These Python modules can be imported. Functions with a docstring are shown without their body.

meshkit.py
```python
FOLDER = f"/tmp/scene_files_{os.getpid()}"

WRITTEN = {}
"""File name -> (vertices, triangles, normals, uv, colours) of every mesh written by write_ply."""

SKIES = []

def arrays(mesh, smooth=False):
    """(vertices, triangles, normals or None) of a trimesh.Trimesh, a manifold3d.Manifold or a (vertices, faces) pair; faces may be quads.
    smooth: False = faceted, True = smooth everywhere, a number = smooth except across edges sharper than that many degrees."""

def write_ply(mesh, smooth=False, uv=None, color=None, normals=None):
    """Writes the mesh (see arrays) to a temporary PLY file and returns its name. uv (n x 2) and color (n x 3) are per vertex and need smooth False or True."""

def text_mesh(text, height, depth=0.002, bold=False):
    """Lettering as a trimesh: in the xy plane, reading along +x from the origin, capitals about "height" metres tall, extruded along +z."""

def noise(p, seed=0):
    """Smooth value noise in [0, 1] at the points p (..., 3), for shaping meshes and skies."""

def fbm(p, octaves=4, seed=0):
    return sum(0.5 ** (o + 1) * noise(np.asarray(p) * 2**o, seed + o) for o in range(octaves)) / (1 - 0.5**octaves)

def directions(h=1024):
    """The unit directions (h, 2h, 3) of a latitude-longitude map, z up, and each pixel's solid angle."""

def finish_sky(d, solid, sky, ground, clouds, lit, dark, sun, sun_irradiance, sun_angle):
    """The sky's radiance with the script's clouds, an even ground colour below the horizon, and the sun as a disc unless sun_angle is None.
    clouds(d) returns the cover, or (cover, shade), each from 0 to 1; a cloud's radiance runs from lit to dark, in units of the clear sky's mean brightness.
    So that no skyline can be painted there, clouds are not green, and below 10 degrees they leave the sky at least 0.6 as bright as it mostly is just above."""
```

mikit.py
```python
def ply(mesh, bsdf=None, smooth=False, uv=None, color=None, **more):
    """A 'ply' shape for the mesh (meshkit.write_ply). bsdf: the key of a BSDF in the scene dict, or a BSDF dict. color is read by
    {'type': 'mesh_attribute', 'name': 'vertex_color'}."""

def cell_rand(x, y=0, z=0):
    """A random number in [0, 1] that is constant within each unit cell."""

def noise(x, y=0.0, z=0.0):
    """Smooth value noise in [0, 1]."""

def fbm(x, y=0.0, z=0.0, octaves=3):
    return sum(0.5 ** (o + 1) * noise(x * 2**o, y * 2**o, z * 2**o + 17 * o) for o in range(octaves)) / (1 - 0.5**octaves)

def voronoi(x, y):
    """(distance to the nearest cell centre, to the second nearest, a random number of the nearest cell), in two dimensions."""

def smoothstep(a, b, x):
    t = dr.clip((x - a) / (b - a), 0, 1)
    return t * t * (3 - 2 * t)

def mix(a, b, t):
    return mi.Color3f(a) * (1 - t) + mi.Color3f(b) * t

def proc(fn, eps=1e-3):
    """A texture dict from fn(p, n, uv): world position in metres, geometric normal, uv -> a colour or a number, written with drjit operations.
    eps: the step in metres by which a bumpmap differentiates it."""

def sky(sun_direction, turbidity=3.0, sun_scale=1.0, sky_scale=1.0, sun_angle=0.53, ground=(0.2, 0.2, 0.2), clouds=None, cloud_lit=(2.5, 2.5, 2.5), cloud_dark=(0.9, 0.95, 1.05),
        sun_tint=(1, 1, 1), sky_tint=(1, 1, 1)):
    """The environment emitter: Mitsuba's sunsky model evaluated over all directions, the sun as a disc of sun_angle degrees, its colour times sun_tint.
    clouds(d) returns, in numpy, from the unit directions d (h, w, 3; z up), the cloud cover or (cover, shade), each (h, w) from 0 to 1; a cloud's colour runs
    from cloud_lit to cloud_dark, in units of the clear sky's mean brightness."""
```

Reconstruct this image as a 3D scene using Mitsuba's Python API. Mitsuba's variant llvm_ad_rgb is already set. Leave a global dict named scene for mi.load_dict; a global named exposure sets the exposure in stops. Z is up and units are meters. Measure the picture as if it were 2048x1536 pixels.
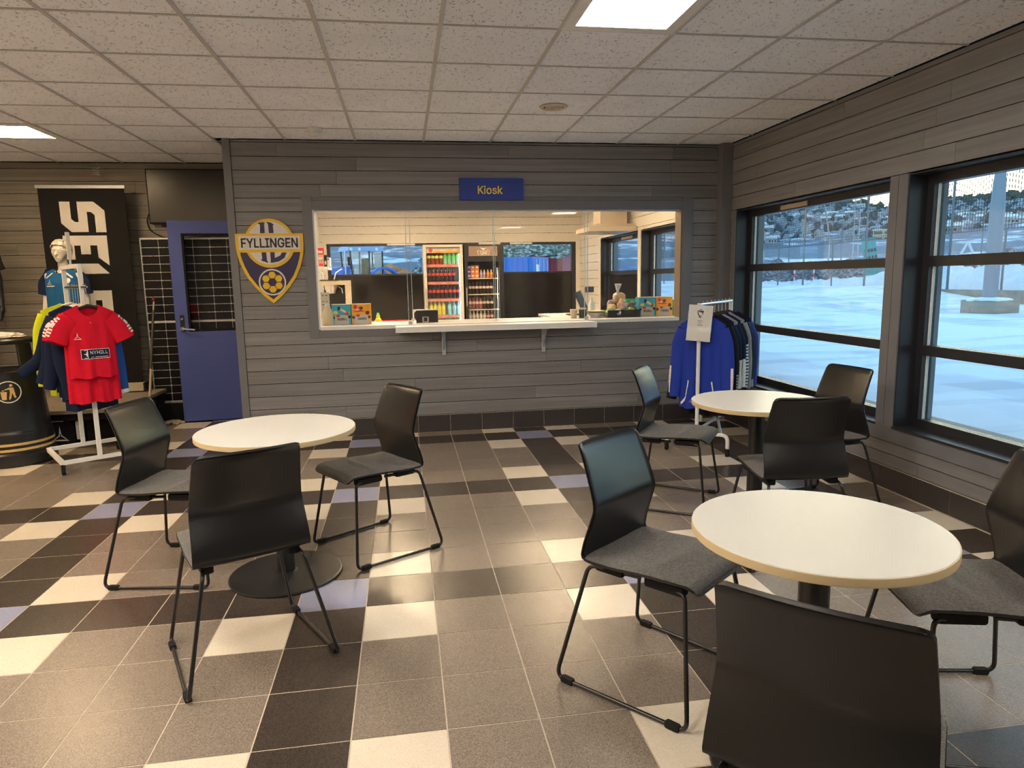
import math, random
import numpy as np, trimesh, manifold3d, mitsuba as mi, drjit as dr
from shapely.geometry import Polygon, Point, box as sbox
from shapely import affinity
import mikit, meshkit
random.seed(7)
RNG = np.random.default_rng(11)
scene, labels = {}, {}
T = mi.ScalarTransform4f

# ---------------------------------------------------------------- camera, sky, exposure
YAW, PITCH, ROLL, FPX = 0.1531, -0.1520, -0.0179, 1372.5
EYE = np.array([0.2218, -2.3375, 1.4337])
_fw = np.array([math.sin(YAW) * math.cos(PITCH), math.cos(YAW) * math.cos(PITCH), math.sin(PITCH)])
_r0 = np.array([math.cos(YAW), -math.sin(YAW), 0.0])
_u0 = np.cross(_r0, _fw)
_up = -_r0 * math.sin(ROLL) + _u0 * math.cos(ROLL)
scene['camera'] = {'type': 'perspective', 'fov': math.degrees(2 * math.atan(1024 / FPX)), 'fov_axis': 'x', 'near_clip': 0.02, 'far_clip': 3000.0,
                   'to_world': T().look_at(origin=EYE.tolist(), target=(EYE + _fw).tolist(), up=_up.tolist())}
scene['sky'] = mikit.sky((0.64, 0.77, 0.09), turbidity=2.6, sun_scale=0.0, sky_scale=18.0, ground=(0.7, 0.75, 0.8), sky_tint=(0.82, 0.965, 1.17))
exposure = 0.85
LAMP = (22.0, 20.0, 17.4)         # radiance of the ceiling panels
LAMP_K = (38.0, 28.5, 17.6)       # of the panels over the kiosk

# ---------------------------------------------------------------- bookkeeping
used = set()
def numbered(k):
    if k not in used:
        used.add(k); return k
    n = 1
    while f'{k}_{n:03d}' in used: n += 1
    k = f'{k}_{n:03d}'; used.add(k); return k
def thing(name, label, cat, group=None, kind=None):
    k = numbered(name); labels[k] = {'label': label, 'category': cat}
    if group: labels[k]['group'] = group
    if kind: labels[k]['kind'] = kind
    return k
def struct(name, label):
    k = numbered(name); labels[k] = {'label': label, 'kind': 'structure'}; return k
def put(key, mesh, mat, smooth=False, tw=None, **kw):
    d = mesh if isinstance(mesh, dict) else mikit.ply(mesh, mat, smooth=smooth, **kw)
    if tw is not None: d = {**d, 'to_world': tw}
    scene[key] = d; used.add(key); return key
def part(t, name, mesh, mat=None, smooth=False, tw=None, label=None, kind=None, **kw):
    k = numbered(t + '__' + name); put(k, mesh, mat, smooth, tw, **kw)
    if label or kind:
        labels[k] = {}
        if label: labels[k]['label'] = label
        if kind: labels[k]['kind'] = kind
    return k
def P(mesh, mat, smooth=False): return mikit.ply(mesh, mat, smooth=smooth)

# ---------------------------------------------------------------- mesh helpers
def _ctopo():
    v = []
    for sx in (-1, 1):
        for sy in (-1, 1):
            for sz in (-1, 1):
                for a in range(3):
                    o = np.array([sx, sy, sz], float); o[a] *= 0.8; v.append(o)
    h = trimesh.convex.convex_hull(np.array(v))
    order = [int(np.argmin(np.linalg.norm(np.array(v) - p, axis=1))) for p in h.vertices]
    return np.array(order)[h.faces]
_CF = _ctopo()
def cbox(x0, x1, y0, y1, z0, z1, c=0.003):
    lo, hi = np.array([x0, y0, z0], float), np.array([x1, y1, z1], float)
    c = min(c, 0.45 * float((hi - lo).min()))
    m, h = (lo + hi) / 2, (hi - lo) / 2
    v = []
    for sx in (-1, 1):
        for sy in (-1, 1):
            for sz in (-1, 1):
                for a in range(3):
                    o = h.copy(); o[a] -= c; v.append(m + o * [sx, sy, sz])
    return trimesh.Trimesh(np.array(v), _CF, process=False)
_BF = np.array([[0, 1, 3], [0, 3, 2], [4, 6, 7], [4, 7, 5], [0, 4, 5], [0, 5, 1], [2, 3, 7], [2, 7, 6], [0, 2, 6], [0, 6, 4], [1, 5, 7], [1, 7, 3]])
def bx(x0, x1, y0, y1, z0, z1):
    return trimesh.Trimesh(np.array([[x, y, z] for x in (x0, x1) for y in (y0, y1) for z in (z0, z1)], float), _BF, process=False)
def cat(*ms):
    ms = [m for a in ms for m in (a if isinstance(a, (list, tuple)) else [a])]
    return trimesh.util.concatenate(ms)
def tube(pts, r, n=10, cap=True):
    p = np.asarray(pts, float); k = len(p)
    rr = np.broadcast_to(np.asarray(r, float), (k,))
    t = np.gradient(p, axis=0); t[0] = p[1] - p[0]; t[-1] = p[-1] - p[-2]
    t /= np.linalg.norm(t, axis=1, keepdims=True) + 1e-12
    a = np.cross(t[0], [0, 0, 1.0] if abs(t[0][2]) < .9 else [1.0, 0, 0]); a /= np.linalg.norm(a)
    A = []
    for i in range(k):
        a = a - t[i] * (a @ t[i]); a /= np.linalg.norm(a); A.append(a)
    A = np.array(A); B = np.cross(t, A); th = np.arange(n) * 2 * np.pi / n
    v = p[:, None] + rr[:, None, None] * (np.cos(th)[None, :, None] * A[:, None] + np.sin(th)[None, :, None] * B[:, None])
    v = v.reshape(-1, 3); f = []
    for i in range(k - 1):
        for j in range(n):
            j2 = (j + 1) % n; f += [[i * n + j, i * n + j2, (i + 1) * n + j2], [i * n + j, (i + 1) * n + j2, (i + 1) * n + j]]
    if cap:
        v = np.vstack([v, p[0], p[-1]]); c0, c1 = len(v) - 2, len(v) - 1
        for j in range(n):
            j2 = (j + 1) % n; f += [[c0, j2, j], [c1, (k - 1) * n + j, (k - 1) * n + j2]]
    return trimesh.Trimesh(v, np.array(f), process=False)
def fillet(pts, r, n=6):
    p = [np.asarray(q, float) for q in pts]; out = [p[0]]
    rs = r if isinstance(r, (list, tuple)) else [r] * len(p)
    for i in range(1, len(p) - 1):
        a, b = p[i - 1] - p[i], p[i + 1] - p[i]; la, lb = np.linalg.norm(a), np.linalg.norm(b)
        a, b = a / la, b / lb; ang = math.acos(np.clip(a @ b, -1, 1))
        d = min(rs[i] / math.tan(ang / 2), .48 * la, .48 * lb)
        A, B = p[i] + a * d, p[i] + b * d
        for s in np.linspace(0, 1, n): out.append((1 - s) ** 2 * A + 2 * s * (1 - s) * p[i] + s * s * B)
    out.append(p[-1]); return np.array(out)
def lathe(prof, n=32): return trimesh.creation.revolve(np.array(prof, float), sections=n)
def move(m, x=0, y=0, z=0, rz=0.0, rx=0.0, ry=0.0, s=1.0):
    m = m.copy(); M = np.eye(4)
    for a, ax in ((rx, [1, 0, 0]), (ry, [0, 1, 0]), (rz, [0, 0, 1])):
        if a: M = trimesh.transformations.rotation_matrix(math.radians(a), ax) @ M
    m.apply_scale(s); m.apply_transform(M); m.apply_translation([x, y, z]); return m
def at(x, y, z, rz=0.0): return T().translate([x, y, z]).rotate([0, 0, 1], rz)
def plate(poly, y1, h):
    """extrude a polygon given in (x, z); its front faces -y at y1-h, its back lies at y1"""
    gs = [g for g in getattr(poly, 'geoms', [poly]) if g.area > 1e-9]
    m = cat([trimesh.creation.extrude_polygon(g, h, engine='earcut') for g in gs])
    v = m.vertices.copy(); m.vertices = np.c_[v[:, 0], y1 - v[:, 2], v[:, 1]]; return m
def text(s, h, cx, cz, y1, depth=.003, width=None, bold=False):
    m = meshkit.text_mesh(s, h, depth, bold); v = m.vertices.copy(); lo, hi = v.min(0), v.max(0)
    k = 1.0 if width is None else width / (hi[0] - lo[0])
    x = (v[:, 0] - (lo[0] + hi[0]) / 2) * k + cx; z = v[:, 1] - (lo[1] + hi[1]) / 2 + cz
    m.vertices = np.c_[x, y1 - v[:, 2], z]; return m
def disc(cx, cz, r, y1, h, n=32): return plate(Point(cx, cz).buffer(r, quad_segs=n // 4), y1, h)
def ellipse(cx, cz, rx, rz, y1, h, ang=0): return plate(affinity.rotate(affinity.scale(Point(cx, cz).buffer(1, quad_segs=6), rx, rz), ang), y1, h)
def grid_faces(n, m, wrap=False):
    f = []
    for i in range(n - 1):
        for j in range(m if wrap else m - 1):
            j2 = (j + 1) % m
            f += [[i * m + j, (i + 1) * m + j, (i + 1) * m + j2], [i * m + j, (i + 1) * m + j2, i * m + j2]]
    return np.array(f)
def bones(links, edge=.02, smooth=6):
    """one smooth body: hulls of spheres ((p, r), (p, r)) joined"""
    tot = manifold3d.Manifold()
    for a, b in links:
        sp = [manifold3d.Manifold.sphere(r, 20).translate(list(map(float, p))) for p, r in (a, b)]
        tot = tot + manifold3d.Manifold.batch_hull(sp)
    tot = tot.refine_to_length(edge); m = tot.to_mesh()
    tm = trimesh.Trimesh(m.vert_properties[:, :3], m.tri_verts, process=True)
    trimesh.smoothing.filter_taubin(tm, iterations=smooth); return tm

# ---------------------------------------------------------------- materials
def tex(fn): return mikit.proc(fn)
def m_(name, rgb, rough=.5, spec=.5, metal=0.0, **kw):
    k = 'mat_' + name
    col = rgb if isinstance(rgb, dict) else {'type': 'rgb', 'value': list(map(float, rgb))}
    scene[k] = {'type': 'twosided', 'bsdf': {'type': 'principled', 'base_color': col, 'roughness': rough, 'specular': spec, 'metallic': metal, **kw}}
    return k
def wood(seed, c0, c1):
    def fn(p, n, uv):
        a = p.x + p.y + seed * 3.7
        row = dr.floor((p.z - .165) / .118)
        g = mikit.fbm(a * 1.6 + row * 5.3, p.z * 55.0, seed * 1.0, octaves=4)
        w = mikit.noise(a * .7 + row * 9.1, p.z * 3.0, seed * 2.0)
        t = dr.clip(.12 + .80 * g + .22 * (w - .5), 0, 1)
        return mikit.mix(c0, c1, t)
    return tex(fn)
PLANK = [m_(f'plank_stain_{"abc"[i]}', wood(i + 1, (.150 * k, .147 * k, .150 * k), (.26 * k, .255 * k, .257 * k)), .55, .35) for i, k in enumerate((1.0, .93, 1.06))]
TRIM = m_('trim_grey', (.165, .167, .178), .5, .4)
WARMPLANK = [m_(f'recess_plank_{i}', wood(i + 7, (.145 * k, .13 * k, .105 * k), (.30 * k, .27 * k, .22 * k)), .55, .35) for i, k in enumerate((1.0, .88))]
CREAM = m_('cream_paint', (.70, .66, .58), .45, .4)
GROOVE = m_('groove_dark', (.03, .03, .03), .8, .2)
def speck(c, amt, s=420.0):
    c = np.array(c, float)
    def fn(p, n, uv):
        a = mikit.noise(p.x * s, p.y * s, p.z * s)
        b = mikit.cell_rand(dr.floor(p.x / .30430559), dr.floor(p.y / .30430559), 3.0)
        w = mikit.fbm(p.x * 3.0, p.y * 3.0, 2.0)
        k = 1.0 + amt * (a - .5) + .10 * (b - .5) + .12 * (w - .5)
        return mi.Color3f(*[float(v) for v in c]) * k
    return tex(fn)
TILE = {'grey': m_('tile_grey', speck((.186, .152, .122), .9), .30, .8), 'dark': m_('tile_dark', speck((.042, .032, .026), 1.1), .28, .8),
        'white': m_('tile_white', speck((.60, .535, .43), .2), .30, .8), 'blue': m_('tile_blue', speck((.235, .25, .36), .3), .30, .8)}
GROUT = m_('grout', (.46, .39, .31), .8, .2)
BASE = m_('baseboard_tile', speck((.042, .036, .035), .9), .4, .45)
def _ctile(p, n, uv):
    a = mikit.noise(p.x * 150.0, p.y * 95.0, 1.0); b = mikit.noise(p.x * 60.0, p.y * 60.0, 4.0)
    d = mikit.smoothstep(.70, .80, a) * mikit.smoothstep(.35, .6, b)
    return mi.Color3f(.85, .87, .92) * (1.0 - .45 * d) * (.96 + .08 * mikit.noise(p.x * 4.0, p.y * 4.0, 0.0))  # slight cool tint put into the tile colour to offset the warm lamps
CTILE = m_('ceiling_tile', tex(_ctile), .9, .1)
TBAR = m_('ceiling_bar', (.50, .49, .48), .5, .4)
PLASTIC = m_('black_plastic', (.0045, .0045, .005), .29, .65)
def _fab(p, n, uv):
    a = mikit.noise(p.x * 520.0, p.y * 520.0, p.z * 520.0); b = mikit.noise(p.x * 160.0, p.y * 160.0, p.z * 160.0)
    return mi.Color3f(.105, .100, .094) * (.35 + 1.0 * a + .45 * b)
FABRIC = m_('grey_wool', tex(_fab), .9, .15, sheen=.3)
WIRE = m_('black_wire', (.01, .01, .011), .22, .6)
LAMINATE = m_('white_laminate', (.53, .52, .48), .34, .45)
EDGE = m_('cream_edge', (.55, .43, .25), .45, .4)
BLACK = m_('black_paint', (.012, .012, .013), .35, .5)
MATTE = m_('matte_black', (.010, .010, .010), .8, .25)
FRAMEB = m_('window_frame_black', (.020, .021, .026), .4, .5)
CHROME = m_('brushed_steel', (.75, .73, .70), .25, .5, 1.0)
STEEL = m_('galvanised_steel', (.50, .52, .55), .45, .5, .6)
WHITEP = m_('white_paint', (.78, .77, .74), .4, .4)
scene['mat_glass'] = {'type': 'thindielectric', 'int_ior': 1.5}
scene['mat_window_glass'] = {'type': 'thindielectric', 'int_ior': 1.5, 'specular_transmittance': {'type': 'rgb', 'value': [.82, .935, 1.0]}}
GLASS, WGLASS = 'mat_glass', 'mat_window_glass'
def col(name, rgb, rough=.6, spec=.4, **kw):
    k = 'mat_' + name
    return k if k in scene else m_(name, rgb, rough, spec, **kw)
RED = col('red_cloth', (.62, .008, .03), .85, .2); NAVY = col('navy_cloth', (.010, .017, .05), .85, .2)
NEON = col('neon_cloth', (.72, .80, .02), .8, .2); BLUE = col('blue_cloth', (.018, .045, .36), .8, .25)
ROYAL = col('royal_cloth', (.02, .09, .36), .8, .2); WHITEC = col('white_cloth', (.75, .73, .70), .8, .2)
BLKC = col('black_cloth', (.012, .012, .014), .85, .2); GREYC = col('grey_cloth', (.30, .31, .33), .85, .2)
TEAL = col('petrol_cloth', (.015, .10, .25), .85, .2)
DOORB = col('door_blue', (.075, .105, .36), .45, .4); SIGNB = col('sign_blue', (.012, .035, .30), .4, .4)
YEL = col('crest_yellow', (.80, .50, .02), .4, .4); PURP = col('crest_purple', (.035, .022, .085), .4, .4); OFFW = col('off_white', (.72, .68, .62), .5, .4)
INK = col('ink', (.012, .010, .016), .5, .4); LETY = col('letter_yellow', (.80, .62, .12), .5, .4)
PLUM = col('print_red', (.70, .03, .03), .5, .4)

# ---------------------------------------------------------------- room constants (metres)
S, H, YW, XW, OX, OY = 0.30430559, 2.67, 4.132, 3.374, 0.4541, 1.2658
YR, XK, YKB, XKL = 5.415, -1.27, 9.79, -1.14      # recess back wall, kiosk wall's left end, kiosk back wall, kiosk left wall
OP = (-.553, 2.917, 1.003, 2.072)                 # serving opening x0 x1 z0 z1
def emit(x0, x1, y0, y1, z): # downwards
    v = np.array([[x0, y0, z], [x1, y0, z], [x1, y1, z], [x0, y1, z]]); return trimesh.Trimesh(v, np.array([[0, 2, 1], [0, 3, 2]]), process=False)

# ---------------------------------------------------------------- floor
fl = struct('floor', 'tiled floor of grey, dark, white and lilac squares in a plaid pattern')
part(fl, 'grout_bed', cat(bx(-5.2, 5.4, -8.1, YR, -.2, -.0012), bx(XK, XW, YR, YKB, -.2, -.0012)), GROUT)
def kindof(i, j):
    a, b = i % 5, j % 5
    if a == 4 and b == 2: return 'blue'
    if a == 4 or b == 2: return 'dark'
    return 'white' if a in (0, 3) and b in (1, 3) else 'grey'
def project(p):
    d = np.asarray(p, float) - EYE; z = d @ _fw; r = np.cross(_fw, _up)
    return np.stack([1024 + FPX * (d @ r) / z, 768 - FPX * (d @ _up) / z], -1), z
cells = []
for i in range(-17, 12):
    for j in range(-26, 18):
        x0, x1, y0, y1 = i * S, min((i + 1) * S, XW), j * S, (j + 1) * S
        y1 = min(y1, YR if x0 < XK - .05 else YW)
        if x1 - x0 < .03 or y1 - y0 < .02 or x0 < -5.1: continue
        if x0 < XK < x1 and y1 > YW: y1 = max(y1, YW)
        q, z = project([[x0, y0, 0], [x1, y0, 0], [x1, y1, 0], [x0, y1, 0]])
        area = 0.0
        if z.min() > .2:
            g = Polygon(q).intersection(sbox(0, 0, 2048, 1536)); area = g.area
        cells.append((area, i, j, x0, x1, y0, y1))
cells.sort(key=lambda c: -c[0])
g2 = .0026
bins = {}
for n, (area, i, j, x0, x1, y0, y1) in enumerate(cells):
    dz = RNG.uniform(-.0004, .0004)
    m = cbox(x0 + g2, x1 - g2, y0 + g2, y1 - g2, -.012, dz, .0012)
    if n < 296 and area > 0: part(fl, 'tile', m, TILE[kindof(i, j)])
    else: bins.setdefault(kindof(i, j), []).append(m)
for k, ms in bins.items(): part(fl, 'tile_field_' + k, cat(ms), TILE[k], kind='stuff')

# ---------------------------------------------------------------- ceiling
ce = struct('ceiling', 'suspended ceiling of speckled white panels in a metal grid')
part(ce, 'backing', cat(bx(-5.2, 5.4, -8.1, YR + .1, H + .05, H + .2), bx(XK, XW + .3, YR + .1, YKB + .2, H + .05, H + .2)), GROOVE)
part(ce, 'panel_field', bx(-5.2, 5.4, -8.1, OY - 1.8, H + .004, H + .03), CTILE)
LIGHTS = [(1.3541, .9658), (-2.8459, 3.9658)]
HID = [(-2.8459, .9658), (-2.8459, -.8341), (-4.0459, 2.1658), (-4.0459, -.8341), (-.4459, -1.4341), (2.5541, -1.4341), (3.36, -2.6), (2.88, -6.2), (-1.6459, -2.6341), (-3.4459, -2.6341), (-1.0459, -.2341), (-1.6459, .3659)]  # unseen panels added to brighten the room, except the pair mirrored in the hatch glass
xs = [OX + .6 * k for k in range(-9, 6)]; ys = [OY + .6 * k for k in range(-3, 8)]
def lit(x, y): return any(abs(x - a) < .1 and abs(y - b) < .1 for a, b in LIGHTS + HID)
for a in xs:
    for b in ys:
        x0, x1, y0, y1 = max(a, -5.2), min(a + .6, XW), b, b + .6
        y1 = min(y1, YR if x0 < XK - .35 else YW)
        if x1 - x0 < .03 or y1 - y0 < .03 or lit(a + .3, b + .3): continue
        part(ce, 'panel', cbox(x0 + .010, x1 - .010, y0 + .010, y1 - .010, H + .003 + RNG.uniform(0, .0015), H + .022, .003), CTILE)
for a in xs[1:]:
    y1 = YR if a < XK else YW
    part(ce, 'main_bar', cbox(a - .011, a + .011, OY - 1.8, y1, H - .002, H + .012, .001), TBAR)
for b in ys:
    if b < YW: part(ce, 'cross_bar', cbox(-5.0, XW, b - .008, b + .008, H - .0005, H + .010, .001), TBAR)
    elif b < YR: part(ce, 'cross_bar', cbox(-5.0, XK, b - .008, b + .008, H - .0005, H + .010, .001), TBAR)
LAMP_W = (22.0, 15.6, 9.0)         # warmer tint given to panels on the recess side to warm that area
def light(x, y, label, rad=None, h=.3, l=.235, z=H, group=None):
    rad = rad or (LAMP_W if x < -2.5 else LAMP)
    t = thing('ceiling_light', label, 'ceiling light', group)
    ring = Polygon([(-h, -h), (h, -h), (h, h), (-h, h)], [[(-l, -l), (l, -l), (l, l), (-l, l)]])
    m = trimesh.creation.extrude_polygon(ring, .02, engine='earcut'); part(t, 'frame', move(m, x, y, z - .002), WHITEP)
    part(t, 'diffuser', {**P(emit(x - l, x + l, y - l, y + l, z + .004), WHITEP), 'emitter': {'type': 'area', 'radiance': {'type': 'rgb', 'value': list(rad)}}})
light(*LIGHTS[0], 'square glowing light panel in the ceiling at the top edge of the picture')
light(*LIGHTS[1], 'square glowing light panel in the ceiling over the clothes rack by the recess')
for n, (x, y) in enumerate(HID): light(x, y, 'unseen square ceiling light panel, of a set mostly added to brighten the room', group='ceiling lights outside the picture')
vt = thing('ceiling_vent', 'round cream ventilation valve in a ceiling panel', 'vent')
part(vt, 'rim', move(lathe([(.075, 0), (.085, -.012), (.1, -.006), (.105, .002), (.075, .002)], 40), 1.359, 2.808, H), col('vent_cream', (.62, .55, .45), .5), True)
for k in range(7):
    x = -.054 + .018 * k; w = math.sqrt(.072 ** 2 - x * x)
    part(vt, 'slat', cbox(1.359 + x - .005, 1.359 + x + .005, 2.808 - w, 2.808 + w, H - .008, H - .002, .001), 'mat_vent_cream')
part(vt, 'throat', move(lathe([(0, 0), (.077, 0)], 24), 1.359, 2.808, H - .001), GROOVE)
sm = thing('smoke_detector', 'small round white smoke detector under the ceiling near the kiosk wall', 'smoke detector')
part(sm, 'base', move(lathe([(0, 0), (.062, 0), (.062, -.022), (0, -.022)], 32), -.44, 3.665, H), WHITEP, 40)
part(sm, 'chamber', move(lathe([(.050, -.022), (.046, -.045), (.032, -.055), (0, -.055)], 32), -.44, 3.665, H), WHITEP, 40)

# ---------------------------------------------------------------- planked walls
def planks(t, x0, x1, z0, z1, place, mats, holes=(), pitch=.118, gap=.005, joints=(1.3, 3.2), th=.016, zfirst=None):
    """boards along x in the (x, z) face; place(x0,x1,z0,z1) makes one board"""
    z = z0 if zfirst is None else zfirst; n = 0
    while z < z1 - .01:
        a, b = z + gap / 2, min(z + pitch, z1) - gap / 2
        cuts = [x0]; x = x0 + RNG.uniform(.3, 2.2)
        while x < x1 - .4 and joints[0] < 5: cuts.append(x); x += RNG.uniform(*joints)
        cuts.append(x1)
        for c0, c1 in zip(cuts[:-1], cuts[1:]):
            g = sbox(c0 + .001, a, c1 - .001, b)
            for h in holes: g = g.difference(sbox(h[0], h[2], h[1], h[3]))
            for q in getattr(g, 'geoms', [g]):
                if q.area < 1e-4: continue
                bb = q.bounds
                if q.area > .98 * (bb[2] - bb[0]) * (bb[3] - bb[1]): part(t, 'plank', place(bb[0], bb[2], bb[1], bb[3]), mats[n % len(mats)])
                else: # a board notched by an opening
                    zc = sorted({a, b, *[v for h in holes for v in (h[2], h[3]) if a < v < b]})
                    for u, w in zip(zc[:-1], zc[1:]):
                        r = q.intersection(sbox(-99, u, 99, w))
                        for k in getattr(r, 'geoms', [r]):
                            if k.area > 1e-4: part(t, 'plank', place(k.bounds[0], k.bounds[2], k.bounds[1], k.bounds[3]), mats[n % len(mats)])
            n += 1 + int(RNG.integers(0, 2))
        z += pitch
def backplank(y, th=.016): return lambda a, b, c, d: cbox(a, b, y + RNG.uniform(-.001, .0005), y + th, c, d, .0025)
def sideplank(x, th=.016): return lambda a, b, c, d: cbox(x + RNG.uniform(-.0005, .001), x + th, a, b, c, d, .0025)
CAS = (-.636, 3.016, .932, 2.185)
wb = struct('wall_back', 'grey stained board wall of the kiosk')
part(wb, 'core', cat(bx(XK, OP[0], YW + .012, YW + .125, 0, H), bx(OP[1], XW, YW + .012, YW + .125, 0, H), bx(OP[0], OP[1], YW + .012, YW + .125, 0, OP[2] - .025), bx(OP[0], OP[1], YW + .012, YW + .125, OP[3], H),
     bx(XK, XK + .12, YW + .012, YR, 0, H)), GROOVE)
planks(wb, XK + .062, XW - .1, .168, H - .002, backplank(YW), PLANK, [CAS])
tr = struct('trim_1', 'grey painted boards framing the serving opening and the wall end')
part(tr, 'casing', cbox(CAS[0], OP[0], YW - .014, YW + .016, CAS[2], CAS[3], .003), TRIM)
part(tr, 'casing', cbox(OP[1], CAS[1], YW - .014, YW + .016, CAS[2] + .02, CAS[3], .003), TRIM)
part(tr, 'casing', cbox(OP[0], OP[1], YW - .012, YW + .016, OP[3], 2.15, .003), TRIM)
part(tr, 'casing', cbox(OP[0], OP[1], YW - .010, YW + .016, CAS[2], OP[2] - .004, .003), TRIM)
part(tr, 'cap_strip', cbox(OP[0], OP[1], YW - .004, YW + .016, 2.152, CAS[3] - .003, .002), TRIM)
part(tr, 'jamb', cbox(OP[0] - .002, OP[0] + .014, YW - .004, YW + .14, OP[2], OP[3], .002), WHITEP)
part(tr, 'jamb', cbox(OP[1] - .014, OP[1] + .002, YW - .004, YW + .14, OP[2], OP[3], .002), col('jamb_brown', (.20, .15, .10), .5))
part(tr, 'head_track', cbox(OP[0], OP[1], YW + .02, YW + .12, OP[3] - .012, OP[3] + .002, .002), STEEL)
part(tr, 'end_board', cbox(XK - .004, XK + .06, YW - .012, YW + .016, 0.0, H, .003), TRIM)
part(tr, 'corner_post', cbox(XW - .105, XW, YW - .10, YW + .016, 0.0, H, .003), TRIM)
bb = struct('baseboard_back', 'row of dark skirting tiles along the kiosk wall')
x = XK + .06
while x < XW - .11:
    x1 = min(x + S, XW - .107); part(bb, 'tile', cbox(x + .0015, x1 - .0015, YW - .012, YW + .014, .002, .163, .002), BASE); x += S
part(bb, 'grout_line', bx(XK + .06, XW - .107, YW - .010, YW + .014, 0, .164), GROUT)

wr = struct('wall_right', 'grey stained board wall with the big windows')
W1, W2, W3 = (1.812, 3.925), (-.46, 1.652), (-2.75, -.62)
K1, K2 = (4.47, 6.59), (6.70, 8.50)
WZ = (.415, 2.037)
wins = [W1, W2, K1, K2]
def wallx(y0, y1, ws, x0=XW + .012, x1=XW + .20):
    ms = [bx(x0, x1, y0, y1, 0, WZ[0] - .012), bx(x0, x1, y0, y1, WZ[1] + .012, H)]
    e = [y0]
    for a, b in sorted(ws): e += [a - .012, b + .012]
    e.append(y1)
    for a, b in zip(e[::2], e[1::2]):
        if b > a: ms.append(bx(x0, x1, a, b, WZ[0] - .012, WZ[1] + .012))
    return cat(ms)
part(wr, 'core', wallx(-1.6, YW + .06, [W2, W1]), GROOVE); part(wr, 'outer_cladding', wallx(-1.6, YW + .06, [W2, W1], XW + .20, XW + .29), col('cladding', (.34, .37, .40), .6))
planks(wr, -1.6, YW - .1, 2.045, H - .002, sideplank(XW), PLANK, [], joints=(1.5, 3.4))
planks(wr, -1.6, YW - .1, .15, WZ[0] - .1, sideplank(XW), PLANK, [], pitch=.086, joints=(1.5, 3.4))
planks(wr, 3.935 + .055, YW - .1, WZ[0], 2.043, sideplank(XW), PLANK, [])
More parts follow.
